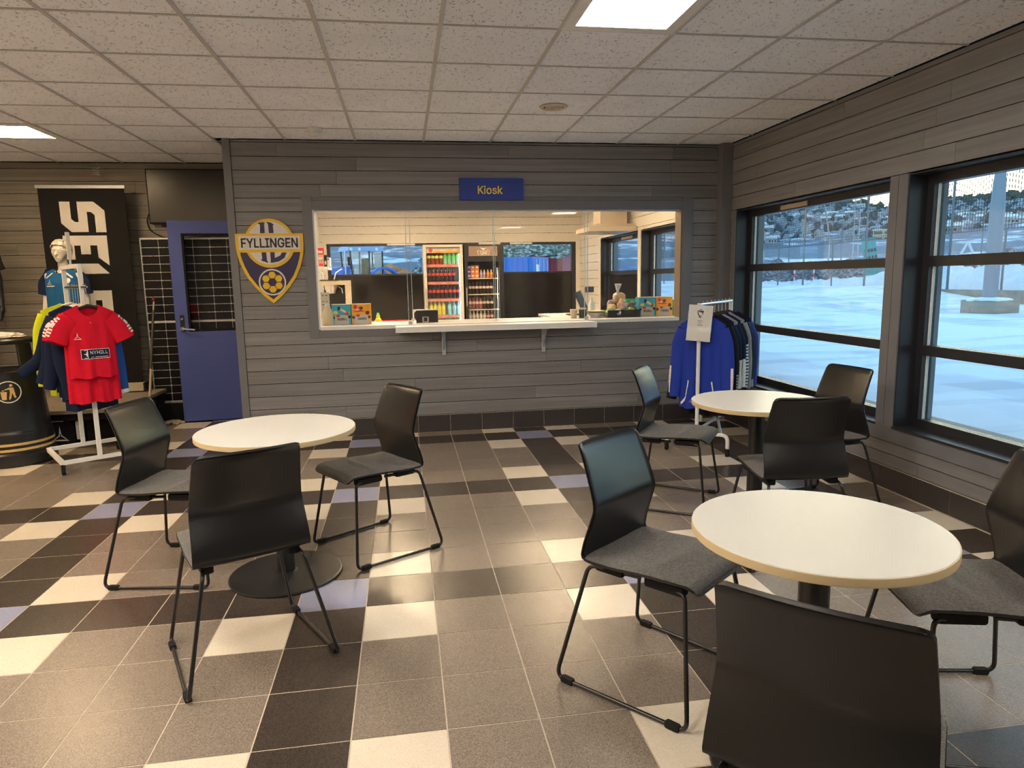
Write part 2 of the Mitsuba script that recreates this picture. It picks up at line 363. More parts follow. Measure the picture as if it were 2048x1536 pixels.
planks(wr, -1.6, W2[0] - .06, WZ[0], 2.043, sideplank(XW), PLANK, [])
t2 = struct('trim_2', 'grey boards around the big windows')
part(t2, 'post_board', cbox(XW - .012, XW + .016, 1.735, W1[0], WZ[0], WZ[1] + .004, .003), TRIM)
part(t2, 'post_board', cbox(XW - .012, XW + .016, W2[1], 1.731, WZ[0], WZ[1] + .004, .003), TRIM)
part(t2, 'post_board', cbox(XW - .012, XW + .016, W1[1], 3.985, WZ[0], WZ[1] + .004, .003), TRIM)
part(t2, 'post_board', cbox(XW - .012, XW + .016, W2[0] - .055, W2[0], WZ[0], WZ[1] + .004, .003), TRIM)
part(t2, 'sill_board', cbox(XW - .008, XW + .016, -1.6, YW - .1, WZ[0] - .097, WZ[0], .003), TRIM)
br = struct('baseboard_right', 'row of dark skirting tiles under the windows')
y = 1.126 - 9 * S
while y < YW - .1:
    y1 = min(y + S, YW - .1)
    if y1 - y > .02: part(br, 'tile', cbox(XW - .012, XW + .014, y + .0015, y1 - .0015, .002, .146, .002), BASE)
    y += S
part(br, 'grout_line', bx(XW - .010, XW + .014, -1.6, YW - .1, 0, .147), GROUT)

def window(name, yr, label, bars=(1.497, .935), dark=False, vent=None):
    w = struct(name, label); y0, y1 = yr; z0, z1 = WZ
    f0, f1 = XW + .125, XW + .195
    for a, b in ((y0, y0 + .008), (y1 - .008, y1)): part(w, 'reveal', cbox(XW - .002, f0 + .01, a, b, z0, z1, .001), FRAMEB)
    part(w, 'reveal', cbox(XW - .002, f0 + .01, y0, y1, z1 - .008, z1, .001), FRAMEB)
    part(w, 'sill', cbox(XW - .014, f0 + .01, y0, y1, z0 - .002, z0 + .014, .003), FRAMEB)
    for a, b in ((y0 + .005, y0 + .062), (y1 - .062, y1 - .005)): part(w, 'stile', cbox(f0, f1, a, b, z0 + .01, z1 - .005, .004), FRAMEB)
    part(w, 'head', cbox(f0, f1, y0 + .005, y1 - .005, z1 - .064, z1 - .005, .004), FRAMEB)
    part(w, 'bottom_rail', cbox(f0, f1, y0 + .005, y1 - .005, z0 + .012, z0 + .07, .004), FRAMEB)
    zs = [z0 + .066] + [b for c in sorted(bars) for b in (c - .028, c + .028)] + [z1 - .06]
    for c in bars: part(w, 'glazing_bar', cbox(f0 - .006, f1, y0 + .055, y1 - .055, c - .032, c + .032, .004), FRAMEB)
    for n, (a, b) in enumerate(zip(zs[::2], zs[1::2])):
        if dark and n < len(zs) // 2 - 1: part(w, 'dark_panel', cbox(f0 + .02, f0 + .032, y0 + .05, y1 - .05, a, b, .001), col('dark_film', (.016, .014, .014), .12, .5))
        else:
            v = np.array([[f0 + .035, y0 + .05, a], [f0 + .035, y1 - .05, a], [f0 + .035, y1 - .05, b], [f0 + .035, y0 + .05, b]])
            part(w, 'pane', trimesh.Trimesh(v, np.array([[0, 1, 2], [0, 2, 3]]), process=False), WGLASS)
            for yy in (y0 + .064, y1 - .064): part(w, 'spacer', bx(f0 + .028, f0 + .046, yy - .005, yy + .005, a, b), WHITEP)
    if vent: part(w, 'trickle_vent', cbox(f0 - .012, f0 + .004, vent[0], vent[1], z1 - .055, z1 - .018, .003), col('vent_beige', (.50, .42, .30), .5), label='beige trickle vent')
window('window_1', W1, 'big black framed window between the clothes rack and the post', vent=(2.95, 3.35))
window('window_2', W2, 'big black framed window nearest the viewer', vent=(.35, .80))

# ---------------------------------------------------------------- the rest of the room (behind the viewer) and the recess
wl = struct('wall_left', 'unseen wall on the far left, made white to bounce light into the room')
part(wl, 'core', bx(-5.3, -5.2, -8.1, YR, 0, H), WHITEP)  # unseen wall set white so it throws more light back into the room
wf = struct('wall_front', 'grey wall behind the viewer')
part(wf, 'core', cat(bx(-5.2, 5.4, -8.2, -8.1, 0, H), bx(5.4, 5.5, -8.1, -1.6, 0, H), bx(XW + .3, 5.4, -1.7, -1.6, 0, H), bx(XW, XW + .3, -1.7, -1.6, 0, H)), TRIM)
wc = struct('wall_recess', 'brownish grey board wall at the back of the recess')
part(wc, 'core', bx(-5.2, XK, YR + .012, YR + .1, 0, H + .06), GROOVE)
planks(wc, -4.9, XK - .003, .168, H - .002, backplank(YR), WARMPLANK, pitch=.122)
b3 = struct('baseboard_recess', 'dark skirting tiles in the recess')
x = -4.9
while x < XK - .02:
    part(b3, 'tile', cbox(x + .0015, min(x + S, XK) - .0015, YR - .012, YR + .01, .002, .163, .002), BASE); x += S

# ---------------------------------------------------------------- kiosk room
wk = struct('wall_kiosk_back', 'cream board wall at the back of the kiosk')
B1, B2, BZ = (-1.03, 1.55), (1.93, 3.285), (.41, 2.068)
part(wk, 'core', cat(bx(XKL - .1, XW, YKB + .012, YKB + .2, BZ[1] + .008, H), bx(XKL - .1, XW, YKB + .012, YKB + .2, 0, BZ[0]), bx(XKL - .1, B1[0] - .008, YKB + .012, YKB + .2, BZ[0], BZ[1] + .008),
     bx(B1[1] + .008, B2[0] - .008, YKB + .012, YKB + .2, BZ[0], BZ[1] + .008), bx(B2[1] + .008, XW + .3, YKB + .012, YKB + .2, 0, H)), GROOVE)
planks(wk, XKL, XW, .2, H - .002, backplank(YKB), [CREAM], [(B1[0] - .06, B1[1] + .06, BZ[0] - .06, BZ[1] + .05), (B2[0] - .06, B2[1] + .06, BZ[0] - .06, BZ[1] + .05)], pitch=.135, joints=(9, 10))
for a, b in (B1, B2):
    part(wk, 'casing', cbox(a - .06, b + .06, YKB - .012, YKB + .016, BZ[1], BZ[1] + .05, .002), CREAM)
    for u, w in ((a - .06, a), (b, b + .06)): part(wk, 'casing', cbox(u, w, YKB - .012, YKB + .016, BZ[0], BZ[1], .002), CREAM)
def backwindow(name, xr, label, split, vent):
    w = struct(name, label); x0, x1 = xr; f0, f1 = YKB + .02, YKB + .08; zb = 1.555
    part(w, 'head', cbox(x0, x1, f0 - .02, f1, BZ[1] - .042, BZ[1] + .004, .003), FRAMEB)
    for a, b in ((x0, x0 + .055), (x1 - .075, x1)): part(w, 'stile', cbox(a, b, f0 - .02, f1, BZ[0], BZ[1], .003), FRAMEB)
    part(w, 'glazing_bar', cbox(x0, x1, f0 - .005, f1, zb - .028, zb, .003), FRAMEB)
    part(w, 'dark_panel', cbox(x0 + .03, x1 - .03, f0 + .01, f0 + .03, BZ[0], zb - .02, .001), col('dark_film', (.016, .014, .014), .12, .5))
    v = np.array([[x0, f0 + .03, zb - .02], [x1, f0 + .03, zb - .02], [x1, f0 + .03, BZ[1]], [x0, f0 + .03, BZ[1]]])
    part(w, 'pane', trimesh.Trimesh(v, np.array([[0, 1, 2], [0, 2, 3]]), process=False), WGLASS)
    part(w, 'trickle_vent', cbox(vent[0], vent[1], f0 - .032, f0 - .018, BZ[1] - .034, BZ[1] - .006, .002), WHITEP, label='white trickle vent')
backwindow('window_3', B1, 'wide back window of the kiosk with a dark lower half and a tractor outside', None, (-.02, .45))
backwindow('window_4', B2, 'back window of the kiosk with a dark lower half right of the fridges', None, (2.10, 2.50))
ws = struct('wall_kiosk_right', 'cream board wall on the right of the kiosk')
part(ws, 'core', wallx(YW + .06, YKB + .2, [K1, K2]), GROOVE); part(ws, 'outer_cladding', wallx(YW + .06, YKB + .2, [K1, K2], XW + .20, XW + .29), 'mat_cladding')
planks(ws, YW + .125, YKB, .2, H - .002, sideplank(XW), [CREAM], [(K1[0] - .05, K1[1] + .055, WZ[0] - .1, WZ[1] + .012), (K2[0] - .055, K2[1] + .09, WZ[0] - .1, WZ[1] + .012)], pitch=.135, joints=(9, 10))
for a, b in ((K1[1], K2[0]), (K2[1], K2[1] + .088), (K1[0] - .05, K1[0])): part(ws, 'casing', cbox(XW - .012, XW + .016, a, b, WZ[0], WZ[1] + .01, .002), CREAM)
window('window_5', K1, 'black framed side window of the kiosk nearest the serving hatch', bars=(1.497, .935), vent=(5.2, 5.6))
window('window_6', K2, 'black framed side window of the kiosk with a dark lower half', bars=(1.497,), dark=True, vent=(7.3, 7.8))
wkl = struct('wall_kiosk_left', 'white wall on the left of the kiosk')
part(wkl, 'core', bx(XKL - .1, XKL, YW + .125, YKB + .1, 0, H), WHITEP)
wi = struct('wall_kiosk_front', 'inner white face of the kiosk wall')
part(wi, 'lining', cat(bx(XKL, OP[0] - .02, YW + .126, YW + .14, 0, H), bx(OP[1] + .02, XW, YW + .126, YW + .14, 0, H), bx(OP[0] - .02, OP[1] + .02, YW + .126, YW + .14, OP[3] + .01, H)), WHITEP)
ck = struct('ceiling_kiosk', 'white ceiling of the kiosk')
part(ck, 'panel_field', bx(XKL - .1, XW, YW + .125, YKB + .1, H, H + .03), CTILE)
for n, (x, y) in enumerate(((.1, 5.7), (2.1, 5.7), (.1, 8.0), (2.1, 8.0))):
    light(x, y, 'square light panel in the ceiling of the kiosk, hidden above the hatch', LAMP_K, z=H - .03, group='ceiling lights of the kiosk')

# serving hatch
sh = thing('serving_shelf', 'long white serving shelf on brackets under the kiosk window', 'shelf')
part(sh, 'board', cbox(.138, 1.992, 3.868, YW - .012, .974, 1.024, .004), WHITEP)
for x in (.576, 1.53):
    k = part(sh, 'bracket', cat(cbox(x - .018, x + .018, YW - .022, YW - .011, .735, .972, .002), cbox(x - .018, x + .018, 3.92, YW - .012, .964, .973, .002)), STEEL)
    part(k, 'brace', tube([[x, YW - .02, .79], [x, 3.97, .962]], .008, 8), STEEL)
ct = thing('kiosk_counter', 'white counter along the inside of the serving hatch', 'counter')
part(ct, 'worktop', cbox(XKL + .01, XW - .016, YW + .145, 4.80, .99, 1.028, .003), LAMINATE)
part(ct, 'sill', cbox(OP[0] + .015, OP[1] - .015, YW - .006, YW + .139, .998, 1.030, .003), WHITEP)
part(ct, 'front_panel', cbox(XKL + .01, XW - .016, 4.70, 4.74, .0005, .99, .003), WHITEP)
GE = col('glass_edge', (.60, .68, .64), .2, .5)
for n, (a, b, lab) in enumerate(((OP[0] + .015, .30, 'leftmost frameless glass pane of the serving hatch'), (.262, 1.09, 'second frameless glass pane from the left in the serving hatch'),
                                 (1.07, 1.985, 'third frameless glass pane from the left in the serving hatch'), (1.962, OP[1] - .015, 'rightmost frameless glass pane of the serving hatch'))):
    y = YW + (.045, .075)[n % 2]
    g = thing('glass_panel', lab, 'glass pane')
    v = np.array([[a, y, 1.031], [b, y, 1.031], [b, y, OP[3] - .012], [a, y, OP[3] - .012]])
    part(g, 'pane', trimesh.Trimesh(v, np.array([[0, 1, 2], [0, 2, 3]]), process=False), GLASS)
    for x in ((b,) if n == 0 else (a, b) if n in (1, 2) else (a,)): part(g, 'polished_edge', bx(x - .0025, x + .0025, y - .003, y + .003, 1.031, OP[3] - .012), GE)
    if n in (1, 3): part(g, 'lock', cbox(a - .004, a + .03, y - .028, y - .006, 1.031, 1.058, .003), STEEL)

# ---------------------------------------------------------------- kiosk sign and crest
sg = thing('kiosk_sign', 'blue sign reading Kiosk above the serving window', 'sign')
part(sg, 'board', cbox(.762, 1.356, YW - .026, YW - .001, 2.152, 2.349, .003), SIGNB)
part(sg, 'lettering', text('Kiosk', .068, 1.045, 2.243, YW - .0255, .008, .228, True), LETY, label='yellow raised letters')
cr = thing('club_crest', 'large yellow and purple shield crest reading FYLLINGEN IL left of the serving window', 'crest')
cX, cZ, K = -.93, 1.867, .000565
def cp(px, py): return (cX + (px - (595 + (py - 370) * .0819)) * K, cZ - (py - 370) * K)
zc = cZ - (517 - 370) * K
half = [(-.289, cZ), (-.289, cZ - .10), (-.284, cZ - .16), (-.272, cZ - .22), (-.25, cZ - .29), (-.21, cZ - .38), (-.15, cZ - .465), (-.07, cZ - .553), (0, cZ - .612)]
sh_ = Polygon([(cX + x, z) for x, z in half] + [(cX - x, z) for x, z in half[::-1][1:]])
ring = Point(cX, zc).buffer(.213, quad_segs=20)
part(cr, 'board', plate(sh_.union(ring), YW - .001, .022), YEL)
y = YW - .0225
part(cr, 'shield_field', plate(sh_.buffer(-.027).difference(sbox(-9, cZ - .163, 9, 9)).difference(ring.buffer(.002)), y, .003), PURP)
part(cr, 'roundel_field', plate(Point(cX, zc).buffer(.188, quad_segs=20).difference(sbox(-9, cZ - .163, 9, cZ - .0005)), y, .003), OFFW)
part(cr, 'name_band', plate(sbox(cX - .262, cZ - .139, cX + .262, cZ - .020), y, .003), OFFW)
part(cr, 'lettering', text('FYLLINGEN', .078, cX, cZ - .0805, y - .003, .003, .482, True), INK)
mono = [Polygon([(-.083, .176), (-.045, .181), (-.030, .178), (-.035, .166), (-.036, .087), (-.074, .087), (-.070, .160), (-.083, .167)]), Polygon([(-.012, .183), (.020, .178), (.047, .160), (.042, .156), (.036, .158), (.040, .087), (.001, .087), (-.002, .168), (-.012, .176)]),
        Polygon([(-.074, -.079), (-.035, -.079), (-.033, -.150), (-.022, -.166), (-.03, -.170), (-.078, -.152), (-.083, -.143), (-.070, -.138)]), Polygon([(-.001, -.079), (.036, -.079), (.037, -.130), (.085, -.108), (.098, -.083), (.140, -.083), (.118, -.130), (.068, -.160), (.010, -.172), (-.006, -.168), (.001, -.155)])]
for q in mono: part(cr, 'monogram_piece', plate(affinity.translate(q, cX, zc), y - .003, .003), PURP)
bX, bZ = cX + .002, cZ - (1122 - 370) * K
part(cr, 'ball_ring', plate(Point(bX, bZ).buffer(.117, quad_segs=16).difference(Point(bX, bZ).buffer(.104, quad_segs=16)), y - .003, .003), OFFW)
for k in range(6):
    a = math.radians(90 + 60 * k); hx = Polygon([(bX + .063 * math.cos(a) + .033 * math.cos(math.radians(60 * q)), bZ + .063 * math.sin(a) + .033 * math.sin(math.radians(60 * q))) for q in range(6)])
    part(cr, 'ball_patch', plate(hx, y - .003, .003), YEL)

# ---------------------------------------------------------------- fridges
def shape(prof, n=14): return lathe(prof, n)
def bottle_protos(h=.228, r=.0315):
    k = h / .228; q = r / .0315
    pr = lambda L: [(a * q, b * k) for a, b in L]
    return (pr([(0, 0), (.027, 0), (.0315, .006), (.0315, .05), (.0285, .075), (.0315, .10), (.0315, .135), (.026, .165), (.013, .200), (.012, .212), (0, .212)]),
            pr([(.0322, .098), (.0322, .142)]), pr([(0, .208), (.0142, .208), (.0142, .228), (0, .228)]))
BM = {}
def bottle_mesh(kind, liquid, label, cap, h=.228, r=.0315):
    if kind not in BM:
        a, b, c = bottle_protos(h, r); BM[kind] = (P(shape(a), liquid, 30), P(shape(b), label, 30), P(shape(c), cap))
    return BM[kind]
def liq(n, rgb): return col('liquid_' + n, rgb, .12, .5)
COLA, AMBER, GREENL, YELL, AQUA = liq('cola', (.022, .010, .008)), liq('amber', (.22, .035, .012)), liq('green', (.22, .50, .28)), liq('yellow', (.55, .50, .04)), liq('aqua', (.18, .48, .62))
REDL, LIMEL, GRNL, CAPB, CAPW = col('label_red', (.55, .06, .05)), col('label_lime', (.55, .66, .16)), col('label_green', (.10, .50, .10)), col('cap_black', (.02, .02, .02)), col('cap_white', (.75, .73, .68))
PINKL, TANL, YGL, CYL = col('label_pink', (.62, .48, .42)), col('label_tan', (.55, .42, .30)), col('label_yellow', (.62, .60, .10)), col('label_cyan', (.25, .60, .72))
ORD = ['first', 'second', 'third', 'fourth', 'fifth', 'sixth', 'seventh', 'eighth']
def row(xs, y, z, kind, mats, what, where, group, **kw):
    m = bottle_mesh(kind, *mats, **kw)
    for n, x in enumerate(xs):
        t = thing('bottle', f'{ORD[n]} {what} from the left, {where}', 'bottle', group); tw = at(x, y, z, 40.0 * n)
        part(t, 'body', m[0], tw=tw); part(t, 'label', m[1], tw=tw); part(t, 'cap', m[2], tw=tw)
def fridge(name, label, x0, x1, yf, mat, inner, head_h, frame=.045):
    t = thing(name, label, 'fridge'); z1 = 2.005; yb = 9.72
    part(t, 'cabinet', cat(cbox(x0, x0 + .03, yf + .05, yb, .08, z1, .004), cbox(x1 - .03, x1, yf + .05, yb, .08, z1, .004), cbox(x0, x1, yf + .05, yb, z1 - .03, z1, .004), cbox(x0, x1, yf + .05, yb, .08, .2, .004), cbox(x0, x1, yb - .03, yb, .08, z1, .004)), mat)
    part(t, 'liner', cat(bx(x0 + .03, x0 + .034, yf + .06, yb - .03, .2, z1 - .03), bx(x1 - .034, x1 - .03, yf + .06, yb - .03, .2, z1 - .03), bx(x0 + .03, x1 - .03, yb - .036, yb - .03, .2, z1 - .03)), inner)
    part(t, 'plinth', cbox(x0 + .02, x1 - .02, yf + .08, yb, 0, .08, .004), BLACK)
    d = part(t, 'door', cat(cbox(x0, x0 + frame, yf, yf + .045, .1, z1 - head_h, .004), cbox(x1 - frame, x1, yf, yf + .045, .1, z1 - head_h, .004), cbox(x0, x1, yf, yf + .045, z1 - head_h - frame * .9, z1 - head_h, .004), cbox(x0, x1, yf, yf + .045, .1, .18, .004)), mat)
    v = np.array([[x0 + .04, yf + .02, .17], [x1 - .04, yf + .02, .17], [x1 - .04, yf + .02, z1 - head_h - .03], [x0 + .04, yf + .02, z1 - head_h - .03]])
    part(d, 'glass', trimesh.Trimesh(v, np.array([[0, 1, 2], [0, 2, 3]]), process=False), GLASS)
    part(d, 'handle', tube(fillet([[x0 + .022, yf, 1.0], [x0 + .022, yf - .035, 1.02], [x0 + .022, yf - .035, 1.28], [x0 + .022, yf, 1.3]], .01), .007, 8), STEEL)
    return t
F0, F1, FY = .566, 1.207, 9.10
CREAMF = col('fridge_cream', (.62, .55, .44), .4); FIN = col('fridge_liner', (.72, .76, .76), .4)
f1 = fridge('drinks_fridge', 'tall cream drinks fridge full of soft drink bottles behind the counter', F0, F1, FY, CREAMF, FIN, .0)
hd = part(f1, 'header', cbox(F0 + .05, F1 - .05, FY + .06, FY + .075, 1.875, 1.955, .002), OFFW)
part(hd, 'red_roundel', disc(F0 + .12, 1.915, .034, FY + .0605, .002, 24), PLUM)
part(hd, 'orange_band', plate(Polygon([(F0 + .16, 1.90), (F0 + .25, 1.915), (F0 + .33, 1.905), (F0 + .42, 1.925), (F0 + .52, 1.912), (F1 - .06, 1.925), (F1 - .06, 1.877), (F0 + .16, 1.877)]), FY + .0605, .002), col('print_orange', (.75, .32, .04)))
STRIP = col('shelf_red', (.58, .17, .15), .45)
for z in (1.692, 1.408, 1.130, .859, .59):
    s_ = part(f1, 'shelf', cbox(F0 + .036, F1 - .036, FY + .10, 9.66, z - .012, z - .002, .002), FIN)
    part(s_, 'price_strip', cbox(F0 + .05, F1 - .05, FY + .085, FY + .095, z - .047, z - .001, .002), STRIP)
    if z > .8:
        for k in range(3): part(s_, 'lettering', text('Coca-Cola', .024, F0 + .14 + .18 * k, z - .024, FY + .0855, .001, .085), OFFW)
part(f1, 'light_strip', {**P(cbox(F1 - .062, F1 - .052, FY + .07, FY + .08, .62, 1.86, .002), WHITEP), 'emitter': {'type': 'area', 'radiance': {'type': 'rgb', 'value': [6.0, 6.3, 6.2]}}})
yb = FY + .145
fx = lambda n, a=.655, d=.0675: [a + d * k for k in range(n)]
row(fx(4), yb, 1.692, 'amber', (AMBER, LIMEL, LIMEL), 'amber bottle with light green label', 'top shelf of the cream fridge', 'amber bottles on the top shelf of the cream fridge')
row(fx(4, .925), yb, 1.692, 'green', (GREENL, GRNL, GRNL), 'clear green bottle with green label', 'top shelf of the cream fridge', 'green bottles on the top shelf of the cream fridge')
row(fx(7), yb, 1.408, 'cola', (COLA, REDL, CAPB), 'cola bottle with red label', 'second shelf of the cream fridge', 'cola bottles on the second shelf of the cream fridge')
row(fx(8), yb, 1.130, 'cola2', (COLA, REDL, CAPB), 'cola bottle with red label', 'third shelf of the cream fridge', 'cola bottles on the third shelf of the cream fridge')
row(fx(4, .67), yb, .859, 'yellow', (YELL, YGL, YGL), 'yellow bottle', 'fourth shelf of the cream fridge', 'yellow bottles in the cream fridge')
row([.975, 1.055, 1.125], yb, .859, 'aqua', (AQUA, CYL, CAPW), 'light blue water bottle', 'fourth shelf of the cream fridge', 'blue water bottles in the cream fridge')
row(fx(4, .93), yb, .59, 'green2', (GREENL, GRNL, GRNL), 'green bottle', 'lowest visible shelf of the cream fridge', 'green bottles on the lowest shelf of the cream fridge')
G0, G1 = 1.233, 1.853
DARKIN = col('fridge_dark_liner', (.10, .085, .07), .4)
f2 = fridge('dairy_fridge', 'tall black fridge with a brown header board beside the cream fridge', G0, G1, FY, BLACK, DARKIN, .235, .05)
hb = part(f2, 'header_board', cbox(G0 + .075, G1 - .07, FY + .02, FY + .05, 1.815, 1.975, .004), col('header_brown', (.25, .17, .125), .5))
part(f2, 'header_frame', cbox(G0, G1, FY + .03, FY + .06, 1.77, 2.0, .003), BLACK)
part(hb, 'lettering', text('TINE', .042, (G0 + G1) / 2 + .01, 1.868, FY + .0195, .002, .125, True), OFFW)
part(hb, 'emblem', cat(plate(Polygon([(1.448, 1.905), (1.658, 1.905), (1.643, 1.838), (1.463, 1.838)]).difference(Polygon([(1.456, 1.899), (1.650, 1.899), (1.637, 1.844), (1.469, 1.844)])), FY + .0205, .002), ellipse(1.553, 1.930, .022, .017, FY + .0205, .002), ellipse(1.518, 1.943, .016, .006, FY + .0205, .002, -25), ellipse(1.588, 1.943, .016, .006, FY + .0205, .002, 25)), OFFW)
part(f2, 'light_strip', {**P(cbox(G1 - .075, G1 - .066, FY + .07, FY + .08, .72, 1.62, .002), WHITEP), 'emitter': {'type': 'area', 'radiance': {'type': 'rgb', 'value': [4.5, 4.0, 2.8]}}})
for z in (1.458, 1.195, .941, .72): part(f2, 'shelf', cbox(G0 + .036, G1 - .036, FY + .09, 9.66, z - .018, z - .002, .002), col('shelf_cream', (.62, .56, .42), .5))
ORNG = [col('carton_orange', (.55, .17, .03)), col('carton_purple', (.12, .05, .22))]
cart = [P(cbox(-.033, .033, -.033, .033, 0, .070, .003), ORNG[k]) for k in (0, 1)]
band = P(cbox(-.022, .022, -.0338, -.0325, .024, .050, .0005), OFFW)
for c, x in enumerate((1.315, 1.377, 1.447)):
    for k in range(3):
        q = 1 if c == 0 else 0
        t = thing('carton', f'small {"purple" if q else "orange"} carton in the black fridge, {("bottom", "middle", "top")[k]} of the {("leftmost", "second", "third")[c]} stack', 'carton', ('purple' if q else 'orange') + ' cartons in the black fridge')
        tw = at(x, yb, 1.457 + .071 * k); part(t, 'box', cart[q], tw=tw); part(t, 'print', band, tw=tw)
JA, JB = liq('lavender', (.36, .28, .42)), liq('orange', (.65, .24, .03))
row([1.518, 1.571], yb, 1.458, 'jar_l', (JA, col('label_lavender', (.48, .40, .52)), CAPW), 'lavender yoghurt bottle', 'top shelf of the black fridge', 'lavender bottles in the black fridge', h=.135, r=.024)
row([1.632, 1.688], yb, 1.458, 'jar_o', (JB, col('label_orange', (.70, .30, .05)), CAPW), 'orange juice bottle', 'top shelf of the black fridge', 'orange bottles in the black fridge', h=.135, r=.024)
gx = [1.318 + .061 * k for k in range(7)]
row(gx, yb, 1.195, 'dk', (COLA, PINKL, CAPB), 'dark bottle with pale pink label', 'second shelf of the black fridge', 'dark bottles on the second shelf of the black fridge', h=.205, r=.028)
RB = liq('redbrown', (.20, .055, .04))
row(gx[:4], yb, .941, 'rb', (RB, PINKL, CAPB), 'red brown bottle with pale label', 'third shelf of the black fridge', 'red brown bottles on the third shelf of the black fridge', h=.205, r=.028)
row([x + .244 for x in gx[:3]], yb, .941, 'bk', (COLA, TANL, CAPB), 'black bottle with tan label', 'third shelf of the black fridge', 'black bottles on the third shelf of the black fridge', h=.205, r=.028)
MK = liq('milk', (.40, .42, .33))
row(gx[:5], yb, .72, 'mk', (MK, PINKL, CAPW), 'pale bottle with white cap', 'lowest visible shelf of the black fridge', 'pale bottles at the bottom of the black fridge', h=.19, r=.027)
row([x + .305 for x in gx[:2]], yb, .72, 'ck', (RB, TANL, CAPW), 'brown bottle with white cap', 'lowest visible shelf of the black fridge', 'brown bottles at the bottom of the black fridge', h=.19, r=.027)

# ---------------------------------------------------------------- things on the kiosk counter
BB, BO, BG = col('box_blue', (.05, .36, .52), .5), col('box_orange', (.75, .34, .03), .5), col('box_grey', (.50, .48, .46), .5)
PB, PR, PW = col('print_brown', (.10, .03, .02)), PLUM, col('print_cream', (.72, .60, .48))
PY_, PK = col('print_yellow', (.80, .62, .06)), INK
def icebox(x, y, word, label, rz=0):
    t = thing('ice_cream_box', label, 'box'); w, h, d = .178, .19, .11
    A = lambda m, mat, nm: part(t, nm, move(m, x, y, 1.0285, rz), mat)
    A(cbox(-w / 2, w / 2, 0, d, 0, h, .003), BB if word == 'BADEBALL' else BO, 'carton'); f = -.0002
    A(cbox(-w / 2, w / 2, .0, d, h, h + .004, .001), PW, 'lid')
    A(plate(Polygon([(-.068, .002), (.068, .002), (.068, .075), (.045, .088), (-.03, .096), (-.068, .082)]), f + .0002, .001), BG, 'grey_panel')
    A(ellipse(-.032, .083, .019, .011, f - .001, .001), PR, 'oval_logo')
    A(text(word, .021, .006, .052, f - .001, .001, .092 if word == 'BADEBALL' else .084, True), INK, 'lettering')
    if word == 'BADEBALL': L = [(.012, .135, .042, .012, -28, PW), (-.022, .155, .014, .018, 0, INK), (-.055, .115, .022, .016, 0, PY_), (.052, .108, .019, .017, 0, PR), (.074, .112, .012, .014, 0, GRNL), (-.075, .068, .014, .012, 0, INK), (.073, .072, .014, .013, 0, INK)]
    else: L = [(-.055, .165, .018, .020, 0, PR), (-.008, .150, .026, .016, 20, PB), (-.02, .125, .05, .007, 0, PR), (.058, .108, .019, .018, 0, PB), (-.03, .140, .020, .014, 30, PW), (-.075, .066, .014, .014, 0, PB), (.073, .068, .014, .014, 0, PB)]
    for k, (a, b, rx, rz_, an, mt) in enumerate(L): A(ellipse(a, b, rx, rz_, f - .0002 * (k % 3), .001, an), mt, 'print')
icebox(-.373, 4.43, 'BADEBALL', 'blue ice cream box on the left end of the kiosk counter')
icebox(-.186, 4.43, 'CHOKISS', 'orange ice cream box on the left end of the kiosk counter')
icebox(2.715, 4.52, 'BADEBALL', 'blue ice cream box on the right end of the kiosk counter')
icebox(2.900, 4.52, 'CHOKISS', 'orange ice cream box on the right end of the kiosk counter')
t = thing('milk_jug', 'cream plastic jug at the left edge of the kiosk counter', 'jug')
part(t, 'body', move(lathe([(0, 0), (.05, 0), (.055, .01), (.052, .11), (.035, .15), (.028, .16), (.03, .17), (0, .17)], 24), -.50, 4.44, 1.029), col('jug_cream', (.72, .64, .44), .4), 40)
part(t, 'spout', move(lathe([(0, .17), (.022, .17), (.022, .20), (0, .20)], 16), -.50, 4.44, 1.029), WHITEP, 40)
t = thing('menu_card', 'grey card with small black marks standing behind the jug', 'card')
part(t, 'card', cbox(-.575, -.495, 4.60, 4.612, 1.03, 1.335, .001), BG)
part(t, 'marks', cat([bx(-.565 + .035 * k, -.548 + .035 * k, 4.599, 4.6, 1.31 - .03 * n - .006, 1.31 - .03 * n) for n in range(4) for k in range(2) if n != 1]), INK)
t = thing('payment_box', 'black box with a beige card reader on the kiosk counter', 'card reader')
part(t, 'box', cbox(.335, .545, 4.42, 4.50, 1.0285, 1.145, .004), BLACK)
part(t, 'top_edge', cbox(.30, .552, 4.41, 4.51, 1.145, 1.153, .002), CREAM)
part(t, 'reader', plate(sbox(.392, 1.029, .455, 1.085).difference(sbox(.408, 1.042, .438, 1.078)), 4.419, .018), col('reader_beige', (.42, .35, .25)))
part(t, 'screen', cbox(.407, .439, 4.402, 4.41, 1.041, 1.079, .001), INK)
# sink counter with tray
t = thing('sink_counter', 'counter with a sink in the middle of the kiosk', 'counter')
part(t, 'worktop', cbox(-.42, .56, 5.7, 6.4, .90, .94, .004), WHITEP); part(t, 'cabinet', cbox(-.40, .54, 5.72, 6.38, .0, .90, .004), WHITEP)
t = thing('serving_tray', 'red tray lying on the sink counter', 'tray')
part(t, 'base', cbox(-.13, .26, 5.86, 6.14, .942, .950, .003), PLUM)
part(t, 'rim', cat(cbox(-.135, .265, 5.85, 5.862, .942, .965, .003), cbox(-.135, .265, 6.138, 6.15, .942, .965, .003), cbox(-.142, -.128, 5.85, 6.15, .942, .965, .003), cbox(.258, .272, 5.85, 6.15, .942, .965, .003)), PLUM)
t = thing('toy_duck', 'small yellow toy with a green top standing on the red tray', 'toy')
part(t, 'body', move(lathe([(0, 0), (.046, 0), (.048, .012), (.03, .05), (.022, .06), (.024, .075), (.018, .09), (0, .096)], 20), -.085, 5.92, .951), col('toy_yellow', (.80, .62, .03), .4), 40)
